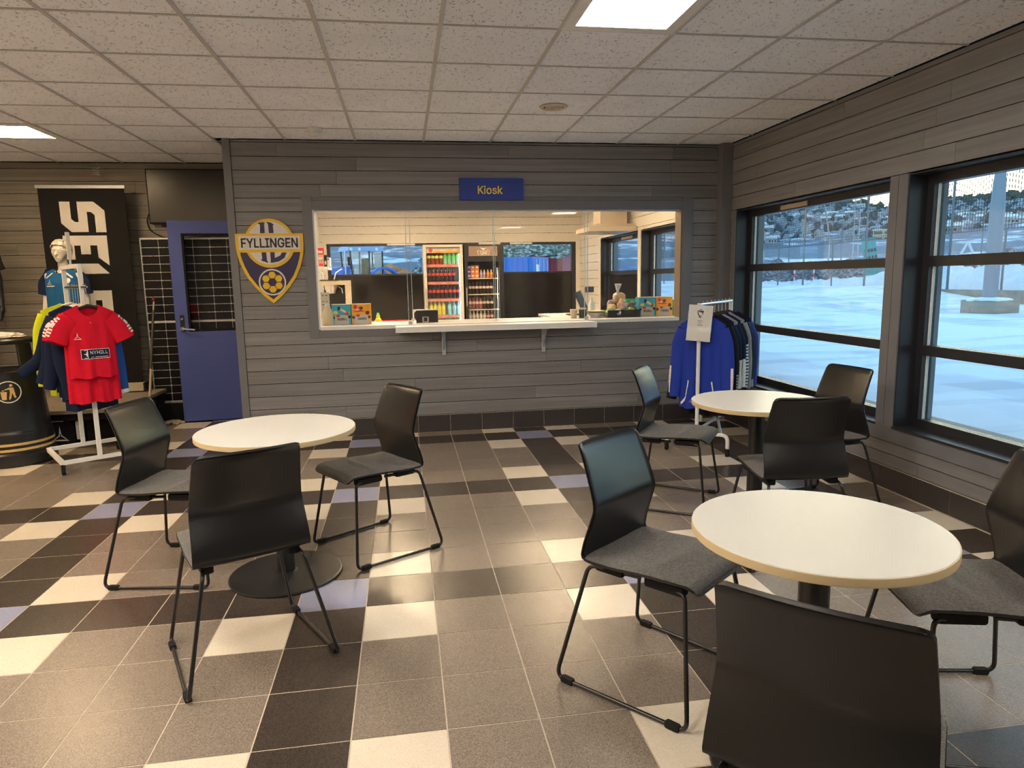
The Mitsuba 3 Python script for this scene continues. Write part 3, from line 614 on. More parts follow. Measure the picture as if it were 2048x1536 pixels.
part(t, 'cap', move(trimesh.creation.icosphere(2, .017), -.085, 5.92, 1.052), GRNL, True)
t = thing('kitchen_tap', 'white curved tap beside the red tray', 'tap')
part(t, 'spout', tube(fillet([[.33, 6.22, .941], [.33, 6.22, 1.06], [.39, 6.22, 1.075], [.43, 6.22, 1.07]], .05, 8), .010, 10), WHITEP, True)
part(t, 'base', move(lathe([(0, 0), (.025, 0), (.025, .03), (0, .03)], 16), .33, 6.22, .9405), CHROME, 40)
# left wall: shelf, coffee machine
t = thing('wall_shelf', 'white wall shelf at the left of the kiosk', 'shelf')
part(t, 'board', cbox(XKL, -.765, 7.2, 7.8, 1.60, 1.64, .003), WHITEP); part(t, 'bracket', tube(fillet([[XKL + .01, 7.3, 1.30], [-.93, 7.3, 1.42], [-.93, 7.3, 1.598]], .12, 8), .010, 8), WHITEP, True)
for k in range(3):
    t = thing('can_pack', f'pink and red pack stacked on the wall shelf, {("bottom", "middle", "top")[k]} one', 'pack', 'packs on the wall shelf')
    part(t, 'box', cbox(-.905, -.828, 7.40, 7.50, 1.641 + .085 * k, 1.722 + .085 * k, .004), col('pack_pink', (.60, .28, .22)) if k < 2 else PLUM); part(t, 'print', cbox(-.895, -.84, 7.398, 7.4, 1.655 + .085 * k, 1.685 + .085 * k, .0005), OFFW if k else PLUM)
t = thing('ring_binder', 'black ring binder standing on the wall shelf', 'binder'); part(t, 'cover', cbox(-.825, -.790, 7.42, 7.66, 1.641, 1.80, .003), BLACK); part(t, 'spine_label', cbox(-.820, -.797, 7.418, 7.42, 1.67, 1.72, .0005), OFFW)
t = thing('ring_binder', 'white ring binder standing on the wall shelf', 'binder'); part(t, 'cover', cbox(-.788, -.755, 7.42, 7.66, 1.641, 1.765, .003), col('binder_white', (.55, .62, .70))); part(t, 'spine_label', cbox(-.783, -.762, 7.418, 7.42, 1.735, 1.75, .0005), INK)
t = thing('side_counter', 'white counter along the left wall of the kiosk', 'counter'); part(t, 'worktop', cbox(XKL + .01, -.43, 6.55, 8.6, .93, .97, .003), WHITEP); part(t, 'cabinet', cbox(XKL + .01, -.45, 6.57, 8.6, 0.0005, .93, .003), WHITEP)
t = thing('coffee_machine', 'cream coffee machine with a steel filter basket on the left counter', 'coffee machine'); CM = col('machine_cream', (.60, .52, .38), .35)
part(t, 'base', cbox(-.85, -.45, 6.75, 7.0, .971, 1.01, .005), BLACK); part(t, 'column', cbox(-.515, -.455, 6.75, 7.0, 1.01, 1.452, .006), CM)
part(t, 'head', cbox(-.86, -.455, 6.74, 7.0, 1.395, 1.452, .006), CM); part(t, 'lid', cbox(-.86, -.58, 6.73, 7.0, 1.452, 1.464, .003), BLACK)
part(t, 'back_plate', cbox(-.80, -.515, 6.96, 7.0, 1.01, 1.395, .003), BLACK)
bk = part(t, 'filter_basket', move(lathe([(0, 0), (.06, 0), (.065, .03), (.08, .06), (.085, .105), (0, .105)], 24), -.70, 6.86, 1.288), CHROME, 40)
part(bk, 'handle', tube([[-.615, 6.84, 1.38], [-.56, 6.80, 1.35], [-.55, 6.79, 1.29]], .007, 8), CHROME, True)
for n, (a, b) in enumerate((((-.80, 1.45), (-.84, 1.60)), ((-.66, 1.46), (-.58, 1.60)))):
    t = thing('water_hose', ('white curved hose above the coffee machine', 'white slanting hose above the coffee machine')[n], 'hose')
    part(t, 'hose', tube(fillet([[a[0], 6.9, a[1]], [a[0] + (.02 if n else .0), 6.95, a[1] + .09], [b[0] - (0 if n else .05), 7.1, b[1]], [b[0] - (0 if n else .12), 7.2, b[1] - (0 if n else .06)]], .06, 6), .008, 8), WHITEP, True)
# right side
t = thing('register_table', 'grey topped table with the till at the right of the kiosk', 'table'); part(t, 'top', cbox(1.93, 2.62, 5.2, 6.4, .955, .985, .003), BG); part(t, 'body', cbox(1.98, 2.58, 5.25, 6.36, 0, .955, .003), BLACK)
t = thing('till_screen', 'black tilted till screen on the grey table', 'screen'); part(t, 'screen', move(cbox(-.05, .05, -.012, .012, 0, .22, .004), 2.42, 5.95, 1.06, 35, -18, -14), BLACK); part(t, 'stand', move(cbox(-.03, .03, -.02, .02, 0, .10, .006), 2.44, 5.98, .985), BLACK)
part(t, 'keyboard', cbox(2.18, 2.40, 5.75, 5.92, .986, 1.0, .003), BLACK)
t = thing('till_display', 'small dark customer display on a stalk behind the till screen', 'display'); part(t, 'stalk', tube([[2.50, 6.1, .986], [2.50, 6.1, 1.25]], .012, 8), STEEL); part(t, 'head', move(cbox(-.06, .06, -.015, .015, 0, .07, .005), 2.52, 6.08, 1.25, 20), BLACK)
t = thing('sauce_bottle', 'white sauce bottle on the grey till table', 'bottle'); part(t, 'body', move(lathe([(0, 0), (.036, 0), (.038, .01), (.038, .15), (.02, .18), (0, .18)], 20), 2.335, 5.30, .986), WHITEP, 40); part(t, 'cap', move(lathe([(0, .18), (.018, .18), (.012, .22), (0, .22)], 16), 2.335, 5.30, .986), OFFW, 40)
t = thing('paper_cup', 'cream cup on the counter left of the black basket', 'cup'); part(t, 'cup', move(lathe([(0, .002), (.030, .002), (.038, .085), (.036, .085), (.029, .006), (0, .006)], 24), 1.925, 4.50, 1.0285), col('cup_cream', (.66, .54, .34)), 40); part(t, 'rim', move(lathe([(.038, .083), (.040, .086), (.038, .089), (.035, .086)], 24), 1.925, 4.50, 1.0285), OFFW, 40)
t = thing('storage_jar', 'dark glass jar next to the cream cup', 'jar'); part(t, 'jar', move(lathe([(0, 0), (.038, 0), (.04, .01), (.04, .085), (0, .085)], 24), 2.02, 4.50, 1.0285), col('jar_dark', (.03, .035, .02), .15), 40); part(t, 'lid', move(lathe([(0, .085), (.038, .085), (.038, .1), (0, .1)], 24), 2.02, 4.50, 1.0285), STEEL, 40)
t = thing('paper_bowl', 'cream paper bowl between the jar and the black basket', 'bowl'); part(t, 'bowl', move(lathe([(0, .0), (.05, .0), (.085, .05), (.083, .05), (.048, .006), (0, .006)], 28), 2.16, 4.52, 1.0285), CREAM, 40)
t = thing('paper_bowl', 'flat cream plate lying over the paper bowl', 'plate'); part(t, 'plate', move(lathe([(0, .0), (.07, .0), (.10, .012), (.099, .015), (.07, .005), (0, .005)], 28), 2.16, 4.53, 1.0805), col('jug_cream', (.72, .64, .44), .4), 40)
t = thing('snack_basket', 'black basket full of snacks on the kiosk counter', 'basket')
part(t, 'side', cat(cbox(2.262, 2.60, 4.40, 4.408, 1.029, 1.10, .003), cbox(2.262, 2.60, 4.662, 4.67, 1.029, 1.10, .003), cbox(2.262, 2.27, 4.40, 4.67, 1.029, 1.10, .003), cbox(2.592, 2.60, 4.40, 4.67, 1.029, 1.10, .003)), BLACK); part(t, 'bottom', bx(2.265, 2.597, 4.405, 4.665, 1.029, 1.034), BLACK)
def pillow(w, h, d, seed):
    m = trimesh.creation.icosphere(3, 1.0); v = m.vertices.copy(); v = np.sign(v) * np.abs(v) ** .62; v *= [w / 2, d / 2, h / 2]
    v += (meshkit.noise(v * 45 + seed, seed)[:, None] - .5) * .012; e = np.abs(v[:, 2]) / (h / 2); v[:, 1] *= np.where(e > .8, .45, 1); m.vertices = v; return m
def foil(n, a, b):
    def fn(p, nn, uv): return mikit.mix(a, b, mikit.smoothstep(.45, .6, mikit.fbm(p.x * 23.0 + p.z * 11.0, p.y * 21.0 - p.z * 7.0, p.z * 27.0 + n)))
    k = f'mat_foil_{n}'
    return k if k in scene else m_(f'foil_{n}', tex(fn), .25, .6)
SN = [('yellow bun in a clear bag', (.70, .42, .08), (.75, .60, .30)), ('blue and white snack bag', (.25, .33, .45), (.65, .65, .68)), ('peach coloured bun in wrap', (.72, .48, .36), (.62, .36, .22)), ('pale blue snack bag', (.42, .58, .62), (.70, .74, .72)),
      ('lime green fruit', (.32, .45, .05), (.45, .55, .10)), ('dark printed bag', (.10, .10, .12), (.45, .50, .52)), ('violet and brown bag', (.38, .20, .18), (.42, .40, .58)), ('tan bread roll in clear wrap', (.66, .42, .22), (.72, .58, .40)), ('green salad bag', (.12, .35, .05), (.45, .60, .30))]
SP = [(2.325, 4.50, 1.115, .10, .09), (2.365, 4.44, 1.075, .10, .08), (2.42, 4.50, 1.13, .08, .09), (2.49, 4.55, 1.12, .09, .1), (2.515, 4.45, 1.09, .075, .075), (2.55, 4.52, 1.13, .10, .12), (2.345, 4.60, 1.16, .11, .08), (2.46, 4.60, 1.17, .11, .09), (2.285, 4.46, 1.085, .07, .09)]
for n, ((lab, a, b), (x, y, z, w, h)) in enumerate(zip(SN, SP)):
    t = thing('snack_package', lab + ' in the black snack basket', 'snack'); part(t, 'wrap', move(pillow(w, h, .06, n), x, y, z, 20 * n - 60, 8 * n - 30), foil(n, a, b), True)
t = thing('bread_bag', 'clear bag of rolls with a gathered neck on top of the snacks', 'bag'); part(t, 'bag', move(pillow(.13, .12, .09, 20), 2.455, 4.66, 1.215, 15), foil(20, (.62, .42, .22), (.72, .66, .58)), True)
part(t, 'neck', move(lathe([(.018, 0), (.012, .03), (.03, .075), (.036, .10)], 12), 2.44, 4.665, 1.262, 0, 8), foil(21, (.60, .60, .60), (.75, .74, .70)), True)
GC = col('crate_green', (.04, .42, .16), .5)
def crate(x0, x1, y0, y1, z0, z1, label):
    t = thing('crate', label, 'crate')
    for nm, hor, a, b, c in (('front', 1, x0, x1, y0), ('back', 1, x0, x1, y1), ('side', 0, y0, y1, x0), ('side', 0, y0, y1, x1)):
        ms = []; n = 4
        for k in range(n + 1):
            z = z0 + (z1 - z0 - .016) * k / n; ms.append(cbox(a, b, c - .006, c + .006, z, z + .016, .002) if hor else cbox(c - .006, c + .006, a, b, z, z + .016, .002))
        for k in range(7):
            u = a + (b - a - .012) * k / 6; ms.append(cbox(u, u + .012, c - .005, c + .005, z0, z1, .002) if hor else cbox(c - .005, c + .005, u, u + .012, z0, z1, .002))
        part(t, nm, cat(ms), GC)
    part(t, 'bottom', bx(x0, x1, y0, y1, z0, z0 + .008), GC)
crate(2.60, 2.90, 4.86, 5.12, 1.0, 1.19, 'green plastic crate behind the snack basket'); crate(3.00, 3.20, 4.58, 4.78, 1.0285, 1.18, 'green plastic crate at the right edge of the serving hatch')
t = thing('crate_stand', 'low white cabinet carrying the green crate', 'cabinet'); part(t, 'body', cbox(2.58, 2.96, 4.84, 5.16, 0, .995, .004), WHITEP)
t = thing('range_hood', 'beige extractor hood under the kiosk ceiling by the side windows', 'extractor hood'); HC = col('hood_beige', (.50, .42, .32), .4, .5)
part(t, 'canopy', trimesh.convex.convex_hull(np.array([[a, b, c] for a in (2.70, XW - .005) for b in (6.75, 7.45) for c in (2.045, 2.105)] + [[2.9, 6.95, 2.16], [XW - .02, 6.95, 2.16], [2.9, 7.3, 2.16], [XW - .02, 7.3, 2.16]])), HC)
part(t, 'duct', cbox(2.915, 3.29, 6.95, 7.3, 2.16, H - .002, .004), HC); part(t, 'filter', cbox(2.74, 3.33, 6.79, 7.41, 2.038, 2.046, .001), STEEL)

# ---------------------------------------------------------------- chairs
def resample(p, n):
    p = np.asarray(p, float); d = np.r_[0, np.cumsum(np.linalg.norm(np.diff(p, axis=0), axis=1))]; s = np.linspace(0, d[-1], n)
    return np.c_[np.interp(s, d, p[:, 0]), np.interp(s, d, p[:, 1])], s
def sheet(prof, hw, th, n, nx, bow, rc):
    """a bent shell: prof (y, z) from front to back top, hw(y, z) half width, th thickness below, rc corner radii (front, top)"""
    q, s = resample(prof, n); L = s[-1]
    extra = np.r_[[rc[0] * k for k in (.0, .08, .25, .5)], [L - rc[1] * k for k in (.0, .08, .25, .5)]]
    s2 = np.unique(np.r_[s, extra]); q = np.c_[np.interp(s2, s, q[:, 0]), np.interp(s2, s, q[:, 1])]
    t = np.gradient(q, axis=0); t /= np.linalg.norm(t, axis=1, keepdims=True); nrm = np.c_[-t[:, 1], t[:, 0]]
    nrm = np.where(np.ones(len(q))[:, None] > 0, -nrm, nrm)
    u = np.linspace(-1, 1, nx); V = []
    for off in (0.0, th):
        for k in range(len(q)):
            w = hw(*q[k])
            for d, r in ((s2[k], rc[0]), (L - s2[k], rc[1])):
                if d < r: w -= r - math.sqrt(max(r * r - (r - d) ** 2, 0))
            for a in u:
                b = bow(a, q[k]); V.append([a * w, q[k][0] + nrm[k][0] * off + b[0], q[k][1] + nrm[k][1] * off + b[1]])
    m = len(q) * nx; f = grid_faces(len(q), nx); F = [f, f[:, ::-1] + m]
    rim = [i * nx for i in range(len(q))] + [(len(q) - 1) * nx + j for j in range(1, nx)] + [i * nx + nx - 1 for i in range(len(q) - 2, -1, -1)] + [j for j in range(nx - 2, 0, -1)]
    for a, b in zip(rim, rim[1:] + rim[:1]): F.append(np.array([[a, b, b + m], [a, b + m, a + m]]))
    return trimesh.Trimesh(np.array(V), np.vstack(F), process=False)
SEAT = [(.222, .428), (.214, .446), (.196, .455), (.14, .458), (.08, .456), (0, .447), (-.08, .440), (-.15, .439), (-.185, .440)]
BACK = [(-.203, .447), (-.2085, .464), (-.196, .53), (-.180, .60), (-.1735, .632), (-.1755, .650), (-.19, .70), (-.215, .768), (-.238, .826), (-.247, .842), (-.262, .853)]
def chw(y, z):
    if z < .47: return np.interp(y, [-.21, -.05, .15, .222], [.208, .209, .201, .190])
    return np.interp(z, [.46, .635, .853], [.208, .199, .183])
def cbow(a, q):
    k = np.clip((q[1] - .5) / .15, 0, 1); return (.013 * a * a * k, .006 * a * a * (1 - k) * np.clip((.1 - q[0]) / .1, 0, 1))
shell_m = sheet(SEAT + BACK, chw, .009, 60, 17, cbow, (.035, .028))
def padbow(a, q):
    r = .009 * math.exp(-((q[0] - .045 - .03 * (1 - a * a)) / .028) ** 2) * (1 - a ** 4)
    return (0, .008 * (1 - abs(a) ** 6) - .001 + r + .006 * a * a * np.clip((.1 - q[0]) / .1, 0, 1))
pad_m = sheet([(.224, .431), (.219, .444), (.200, .458), (.14, .462), (.08, .460), (0, .451), (-.08, .445), (-.15, .444), (-.199, .447)], lambda y, z: chw(y, .4) - .002, .007, 40, 25, padbow, (.035, .010))
def wire(s):
    p = fillet([[s * .15, .02, .424], [s * .172, .178, .424], [s * .246, .234, .009], [s * .270, -.274, .009], [s * .176, -.196, .424], [s * .150, .0, .424]], [0, .028, .03, .035, .04, 0], 7)
    return tube(p, .0075, 10)
def glide(s): return [cbox(s * x - .011, s * x + .011, y - .024, y + .024, .0, .020, .005) for x, y in ((.249, .185), (.266, -.225))]
CH = [('seat_shell', P(shell_m, PLASTIC, 45)), ('seat_pad', P(pad_m, FABRIC, 50)), ('runner', P(wire(-1), WIRE, True)), ('runner', P(wire(1), WIRE, True)),
      *[('glide', P(m, MATTE)) for s in (-1, 1) for m in glide(s)], *[('seat_bracket', P(cbox(s * .155 - .02, s * .155 + .02, a, b, .412, .442, .006), MATTE)) for s in (-1, 1) for a, b in ((.03, .17), (-.17, -.06))]]
CHAIRS = [(-.923, 1.225, -12.7, 'black chair left of the table by the kiosk door, facing right'), (-.443, .341, 116.1, 'black chair in front of the left table with its back to the viewer'),
          (.004, 1.329, 212.6, 'black chair right of the left table, turned towards it'), (1.094, -.132, -51.2, 'black chair left of the nearest table, its grey seat in full view'),
          (1.898, 1.715, -35.4, 'black chair left of the far right table with a sheen from the window'), (2.135, .824, 83.4, 'black chair in front of the far right table with its back to the viewer'),
          (2.711, 1.479, 188.5, 'black chair against the window behind the far right table'), (1.087, -1.12, 45.5, 'black chair in the bottom right corner, closest to the viewer, seen from behind'),
          (1.934, -.542, 166.0, 'black chair cut off by the right edge of the picture')]
for x, y, a, lab in CHAIRS:
    t = thing('dining_chair', lab, 'chair', 'black sled base chairs')
    for nm, d in CH: part(t, nm, d, tw=at(x, y, .0005, a - 90), label='grey wool seat cushion' if nm == 'seat_pad' else None)

# ---------------------------------------------------------------- tables
for x, y, r, lab in ((-.41, 1.044, .371, 'round white table on the left with three chairs'), (2.149, 1.18, .357, 'round white table beside the clothes rack and the window'), (1.33, -.666, .338, 'round white table nearest the viewer')):
    t = thing('round_table', lab, 'table', 'round white tables')
    part(t, 'tabletop', move(lathe([(0, .716), (r - .002, .716), (r - .002, .738), (r - .004, .740), (0, .740)], 96), x, y, 0), LAMINATE, 30)
    part(t, 'edge_band', move(lathe([(r - .004, .7155), (r - .001, .7155), (r, .718), (r, .736), (r - .001, .7385), (r - .004, .7385)], 96), x, y, 0), EDGE, 30, label='cream edge band')
    part(t, 'column', move(lathe([(0, .012), (.042, .012), (.042, .70), (0, .70)], 40), x, y, 0), BLACK, 40)
    part(t, 'top_plate', move(lathe([(0, .700), (.12, .700), (.12, .7155), (0, .7155)], 32), x, y, 0), BLACK, 40)
    part(t, 'base', move(lathe([(0, .0005), (.268, .0005), (.272, .004), (.270, .010), (.262, .013), (.06, .016), (.046, .022), (0, .022)], 72), x, y, 0), BLACK, 30)

# ---------------------------------------------------------------- garments
class Garment:
    def __init__(g, hs, hc, hh, L, nk=.075, nd=.085, drop=.05, dep=.05, seed=0, fold=.012, closed=False, spread=(0, 0), sr=1.0):
        g.__dict__.update(sr=sr, spread=spread, hs=hs, hc=hc, hh=hh, L=L, nk=nk, nd=nd, drop=drop, dep=dep, seed=seed, fold=fold, closed=closed)
    def x(g, u, v): return u * np.interp(v, [0, .12, .3, 1], [g.hs, (g.hs + g.hc) / 2, g.hc, g.hh])
    def top(g, u, front):
        x = np.abs(u) * g.hs; nd = g.nd if front else .015
        s = -(x - g.nk) / (g.hs - g.nk) * g.drop
        return np.where(x < g.nk, -nd * np.sqrt(np.clip(1 - (x / g.nk) ** 2, 0, 1)), s)
    def y(g, x, z, front):
        v = np.clip(-z / g.L, 0, 1); u = np.clip(x / np.interp(v, [0, .3, 1], [g.hs, g.hc, g.hh]), -1, 1)
        d = g.dep * np.sqrt(np.clip(1 - u * u, 0, 1)) * (.35 + .65 * np.clip(v / .25, 0, 1))
        f = g.fold * v * (np.sin(x * 52 + g.seed * 1.7 + 2.0 * v) + .6 * np.sin(x * 91 - 3 * v + g.seed)) * (1 - u ** 4)
        return (-(d + f) if front else d + .7 * f)
    def body(g, nu=41, nv=26):
        U = np.sin(np.linspace(-1, 1, nu) * math.pi / 2); Vv = np.linspace(0, 1, nv); out = []
        for front in (True, False):
            zt = g.top(U, front); P_ = []
            for v in Vv:
                z = zt + (-g.L - zt) * v; z = z + .006 * v * np.sin(U * 7 + g.seed); x = g.x(U, v); P_.append(np.c_[x, g.y(x, z, front), z])
            f = grid_faces(nv, nu); out.append(trimesh.Trimesh(np.vstack(P_), f if front else f[:, ::-1], process=False))
        return cat(out)
    def collar(g):
        a = np.linspace(0, 2 * np.pi, 33)
        p = [[g.nk * math.cos(t), -.012 - .03 * math.sin(t) if 0 else (-.5 * g.dep * max(math.sin(t), 0) * .9 + .4 * g.dep * max(-math.sin(t), 0)), (-g.nd * abs(math.sin(t)) if math.sin(t) > 0 else -.015 * abs(math.sin(t)))] for t in a]
        return tube(p, .007, 6, False)
    def path(g, s, long):
        a = [s * (g.hs - .055), 0, -g.drop - .055]
        if not long and g.sr < .85: return np.array([[s * (g.hs - .062), 0, -g.drop - .012], [s * (g.hs + .004), -.003, -g.drop - .10], [s * (g.hs + .028), -.006, -g.drop - .21]])
        if not long: return np.array([a, [s * (g.hs + .02), -.005, -g.drop - .125], [s * (g.hs + .062), -.012, -g.drop - .215]])
        a = [s * (g.hs - .045), 0, -g.drop - .045]; e = g.spread[0 if s < 0 else 1]
        return fillet([a, [s * (g.hs + .002), -.004, -g.drop - .15], [s * (g.hs + .022 + .35 * e), -.012, -.42], [s * (g.hs + .034 + e), -.03, -g.L * .88 + .4 * max(e, 0)]], .15, 5)
    def sleeve(g, s, long, na=18, off=0.0, ta=None, tb=None, sa=0, sb=1):
        p = g.path(s, long); d = np.r_[0, np.cumsum(np.linalg.norm(np.diff(p, axis=0), axis=1))]; d /= d[-1]
        q = np.linspace(sa, sb, 14 if long else 9); c = np.array([np.interp(q, d, p[:, k]) for k in range(3)]).T
        tg = np.gradient(c, axis=0); tg /= np.linalg.norm(tg, axis=1, keepdims=True)
        n = np.cross(tg, [0, 1, 0]); n /= np.linalg.norm(n, axis=1, keepdims=True); n *= np.sign(n[:, :1]) * s
        r1 = np.interp(q, [0, .25, 1], [.066, .066, .042] if long else [.088 * g.sr, .09 * g.sr, .085 * g.sr]) + off; r2 = np.interp(q, [0, 1], [.040, .026] if long else [.040, .034]) + off
        th = np.linspace(0, 2 * np.pi, na, endpoint=False) if ta is None else np.linspace(ta, tb, 5); V = []
        for k in range(len(q)):
            w = 1 + .06 * np.sin(th * 3 + 9 * q[k] + g.seed)
            V.append(c[k] + n[k] * (r1[k] * np.cos(th) * w)[:, None] + np.array([0, 1, 0]) * (r2[k] * np.sin(th) * w)[:, None])
        return trimesh.Trimesh(np.vstack(V), grid_faces(len(q), len(th), ta is None), process=False)
    def patch(g, x0, x1, z0, z1, off=.003, n=9):
        X, Z = np.meshgrid(np.linspace(x0, x1, n), np.linspace(z0, z1, 5)); x, z = X.ravel(), Z.ravel()
        return trimesh.Trimesh(np.c_[x, g.y(x, z, True) - off, z], grid_faces(5, n), process=False)
    def decal(g, m, off=.004):
        m = m.copy(); v = m.vertices; v[:, 1] = g.y(v[:, 0], v[:, 2], True) - off + np.clip(v[:, 1], -.002, 0) * .5; m.vertices = v; return m
def hanger(t, x, y, z, a, zr, mat=BLACK):
    p = [[-.155, 0, -.05], [-.08, 0, -.012], [0, 0, .012], [.08, 0, -.012], [.155, 0, -.05]]
    part(t, 'shoulders', move(tube(p, [.006, .011, .012, .011, .006], 8), x, y, z, a), mat, True)
    h = zr - z; part(t, 'hook', move(tube(fillet([[0, 0, .01], [0, 0, h - .01], [0, -.022, h + .006], [0, 0, h + .026], [0, .018, h + .012]], .014, 6), .0025, 6), x, y, z, a), CHROME, True)
def wear(t, g, mat, smat, long, x, y, z, a, extra=()):
    A = lambda m, mt, nm, sm_=True, lab=None: part(t, nm, move(m, x, y, z, a), mt, sm_, label=lab)
    A(g.body(), mat, 'body')
    for s in (-1, 1): A(g.sleeve(s, long), smat[s > 0] if isinstance(smat, tuple) else smat, 'sleeve')
    A(g.collar(), smat[0] if isinstance(smat, tuple) else smat, 'collar')
    for e in extra: A(*e)
def spark(cx, cz, h):
    """three bladed triangular sportswear mark"""
    w = h * .5
    return [Polygon([(cx, cz + h * .55), (cx + w * .16, cz - .05 * h), (cx, cz + .02 * h), (cx - w * .16, cz - .05 * h)]), Polygon([(cx - w, cz - .45 * h), (cx - w * .1, cz - .02 * h), (cx - .02 * h, cz - .12 * h)]), Polygon([(cx + w, cz - .45 * h), (cx + w * .1, cz - .02 * h), (cx + .02 * h, cz - .12 * h)]),
            Polygon([(cx - w, cz - .45 * h), (cx + w, cz - .45 * h), (cx + w * .6, cz - .36 * h), (cx - w * .6, cz - .36 * h)])]
def sparkm(cx, cz, h): return cat([plate(q, 0, .001) for q in spark(cx, cz, h)])
def sleeve_bars(g, s, long, n, a, b, frac=.62, ta=-.75, tb=.2):
    ms = []
    for k in range(n):
        u = a + (b - a) * k / n; ms.append(g.sleeve(s, long, off=.004, ta=ta, tb=tb, sa=u, sb=u + (b - a) / n * frac))
    return cat(ms)

# left rack
PF, PB = np.array([-2.235, 3.45]), np.array([-2.58, 3.96]); DL = (PB - PF) / np.linalg.norm(PB - PF); LT = np.array([DL[1], -DL[0]]); AL = math.degrees(math.atan2(LT[1], LT[0]))
lr = thing('clothes_rack', 'white square tube clothes rack on castors carrying red and navy jerseys', 'clothes rack')
def bar(a, b, r=.014): return tube([a, b], r * 1.30, 4)
def sq(a, b, w=.030):
    a, b = np.array(a, float), np.array(b, float); d = b - a; L = np.linalg.norm(d); m = cbox(-w / 2, w / 2, -w / 2, w / 2, 0, L, .003)
    z = d / L; xx = np.cross([0, 0, 1.0], z); xx = np.array([LT[0], LT[1], 0]) if np.linalg.norm(xx) < 1e-6 else xx / np.linalg.norm(xx)
    M = np.eye(4); M[:3, 0], M[:3, 1], M[:3, 2], M[:3, 3] = xx, np.cross(z, xx), z, a; m.apply_transform(M); return m
v3 = lambda p, z: [p[0], p[1], z]
C0, C1 = np.array([-2.419, 3.262]), np.array([-2.763, 3.785]); C2, C3 = C0 + LT * .52, C1 + LT * .52
part(lr, 'base_rail', sq(v3(C0, .095), v3(C2, .095)), WHITEP); part(lr, 'base_rail', sq(v3(C1, .095), v3(C3, .095)), WHITEP)
part(lr, 'end_rail', sq(v3(C0, .095), v3(C1, .095)), WHITEP); part(lr, 'end_rail', sq(v3(C2, .095), v3(C3, .095)), WHITEP)
part(lr, 'post', sq(v3(C0 + LT * .255, .08), v3(C0 + LT * .255, 1.60)), WHITEP); part(lr, 'post', sq(v3(C1 + LT * .255, .08), v3(C1 + LT * .255, 1.60)), WHITEP)
Q0, Q1 = C0 + LT * .255, C1 + LT * .255
part(lr, 'top_rail', sq(v3(Q0, 1.59), v3(Q1, 1.59)), WHITEP); part(lr, 'hanging_rail', tube([v3(Q0 - DL * .19, 1.43), v3(Q1 + DL * .05, 1.43)], .012, 10), CHROME, True)
part(lr, 'sign_holder', cat(sq(v3((Q0 + Q1) / 2, 1.60), v3((Q0 + Q1) / 2, 1.65), .014), sq(v3((Q0 + Q1) / 2, 1.65), v3((Q0 + Q1) / 2, 1.86), .026)), CREAM)
def castor(t, x, y, zt, a=0, w=.028):
    k = part(t, 'castor', move(cat(cbox(-.012, .012, -.018, .018, w * 1.6, zt, .003), tube([[-.011, 0, w], [.011, 0, w]], w, 16)), x, y, .0005, a), MATTE, 40)
for c in (C0, C1, C2, C3): castor(lr, c[0], c[1], .08, AL)
def onrack(s, base, d): return base + d * s
W_ = WHITEC
def leftitem(s, g, mat, smat, long, z, lab, catg, group, extra=(), hl=None):
    p = Q0 + DL * s
    h = thing('clothes_hanger', hl, 'hanger', 'hangers on the left clothes rack'); hanger(h, p[0], p[1], z - .012, AL, 1.43, BLACK if s < -.1 else CREAM)
    t = thing(catg, lab, catg.replace('_', ' '), group); wear(t, g, mat, smat, long, p[0], p[1], z, AL, extra); return t
g1 = Garment(.168, .156, .158, .545, fold=.010, seed=1, sr=.86, nk=.072)
pr1 = g1.patch(-.085, .105, -.40, -.325, .003)
def frame_(g, x0, x1, z0, z1, w=.004): return cat(*[g.patch(a, b, c, d, .0045) for a, b, c, d in ((x0, x1, z0, z0 + w), (x0, x1, z1 - w, z1), (x0, x0 + w, z0, z1), (x1 - w, x1, z0, z1))])
bars1 = [(sleeve_bars(g1, s, False, 6, .22, .92), W_, 'sleeve_stripe', True) for s in (-1, 1)]
leftitem(-.13, g1, RED, RED, False, 1.292, 'red short sleeved jersey with a dark chest print at the front of the left rack', 'jersey', None,
         [(pr1, NAVY, 'chest_print'), (frame_(g1, -.085, .105, -.40, -.325), W_, 'print_frame'), (frame_(g1, -.08, -.042, -.393, -.332), W_, 'print_frame'),
          (g1.decal(text('H', .030, -.061, -.3625, 0, .001, .028, True)), W_, 'lettering'), (g1.decal(text('NYHILL', .027, .032, -.352, 0, .001, .118, False)), W_, 'lettering'), (g1.decal(text('ELEKTRO', .006, .032, -.386, 0, .001, .1)) if 0 else g1.patch(-.025, .09, -.3885, -.3845, .0042), W_, 'small_print'),
          (g1.decal(sparkm(-.095, -.225, .055)), W_, 'maker_mark'), (g1.decal(sparkm(-.004, -.125, .012)), W_, 'maker_mark')] + bars1, 'black hanger of the front red jersey')
g2 = Garment(.178, .172, .180, .735, fold=.016, seed=2, sr=.9)
leftitem(-.075, g2, RED, RED, False, 1.285, 'longer red jersey hanging just behind the front red jersey', 'jersey', None, [(sleeve_bars(g2, s, False, 6, .22, .92), W_, 'sleeve_stripe', True) for s in (-1, 1)], 'hanger of the longer red jersey')
g3 = Garment(.168, .17, .182, .80, fold=.014, seed=3, spread=(-.06, .02))
leftitem(.06, g3, NAVY, (NAVY, ROYAL), True, 1.28, 'navy and blue jacket with long sleeves behind the red jerseys on the left rack', 'jacket', None, [(g3.sleeve(1, True, off=.004, sa=.95, sb=1.0), W_, 'cuff_tag')], 'hanger of the blue jacket')
gs = [Garment(.18, .182, .185, .74 - .03 * k, fold=.012, seed=4 + k, spread=((.05, .08, .20)[k], -.05)) for k in range(3)]
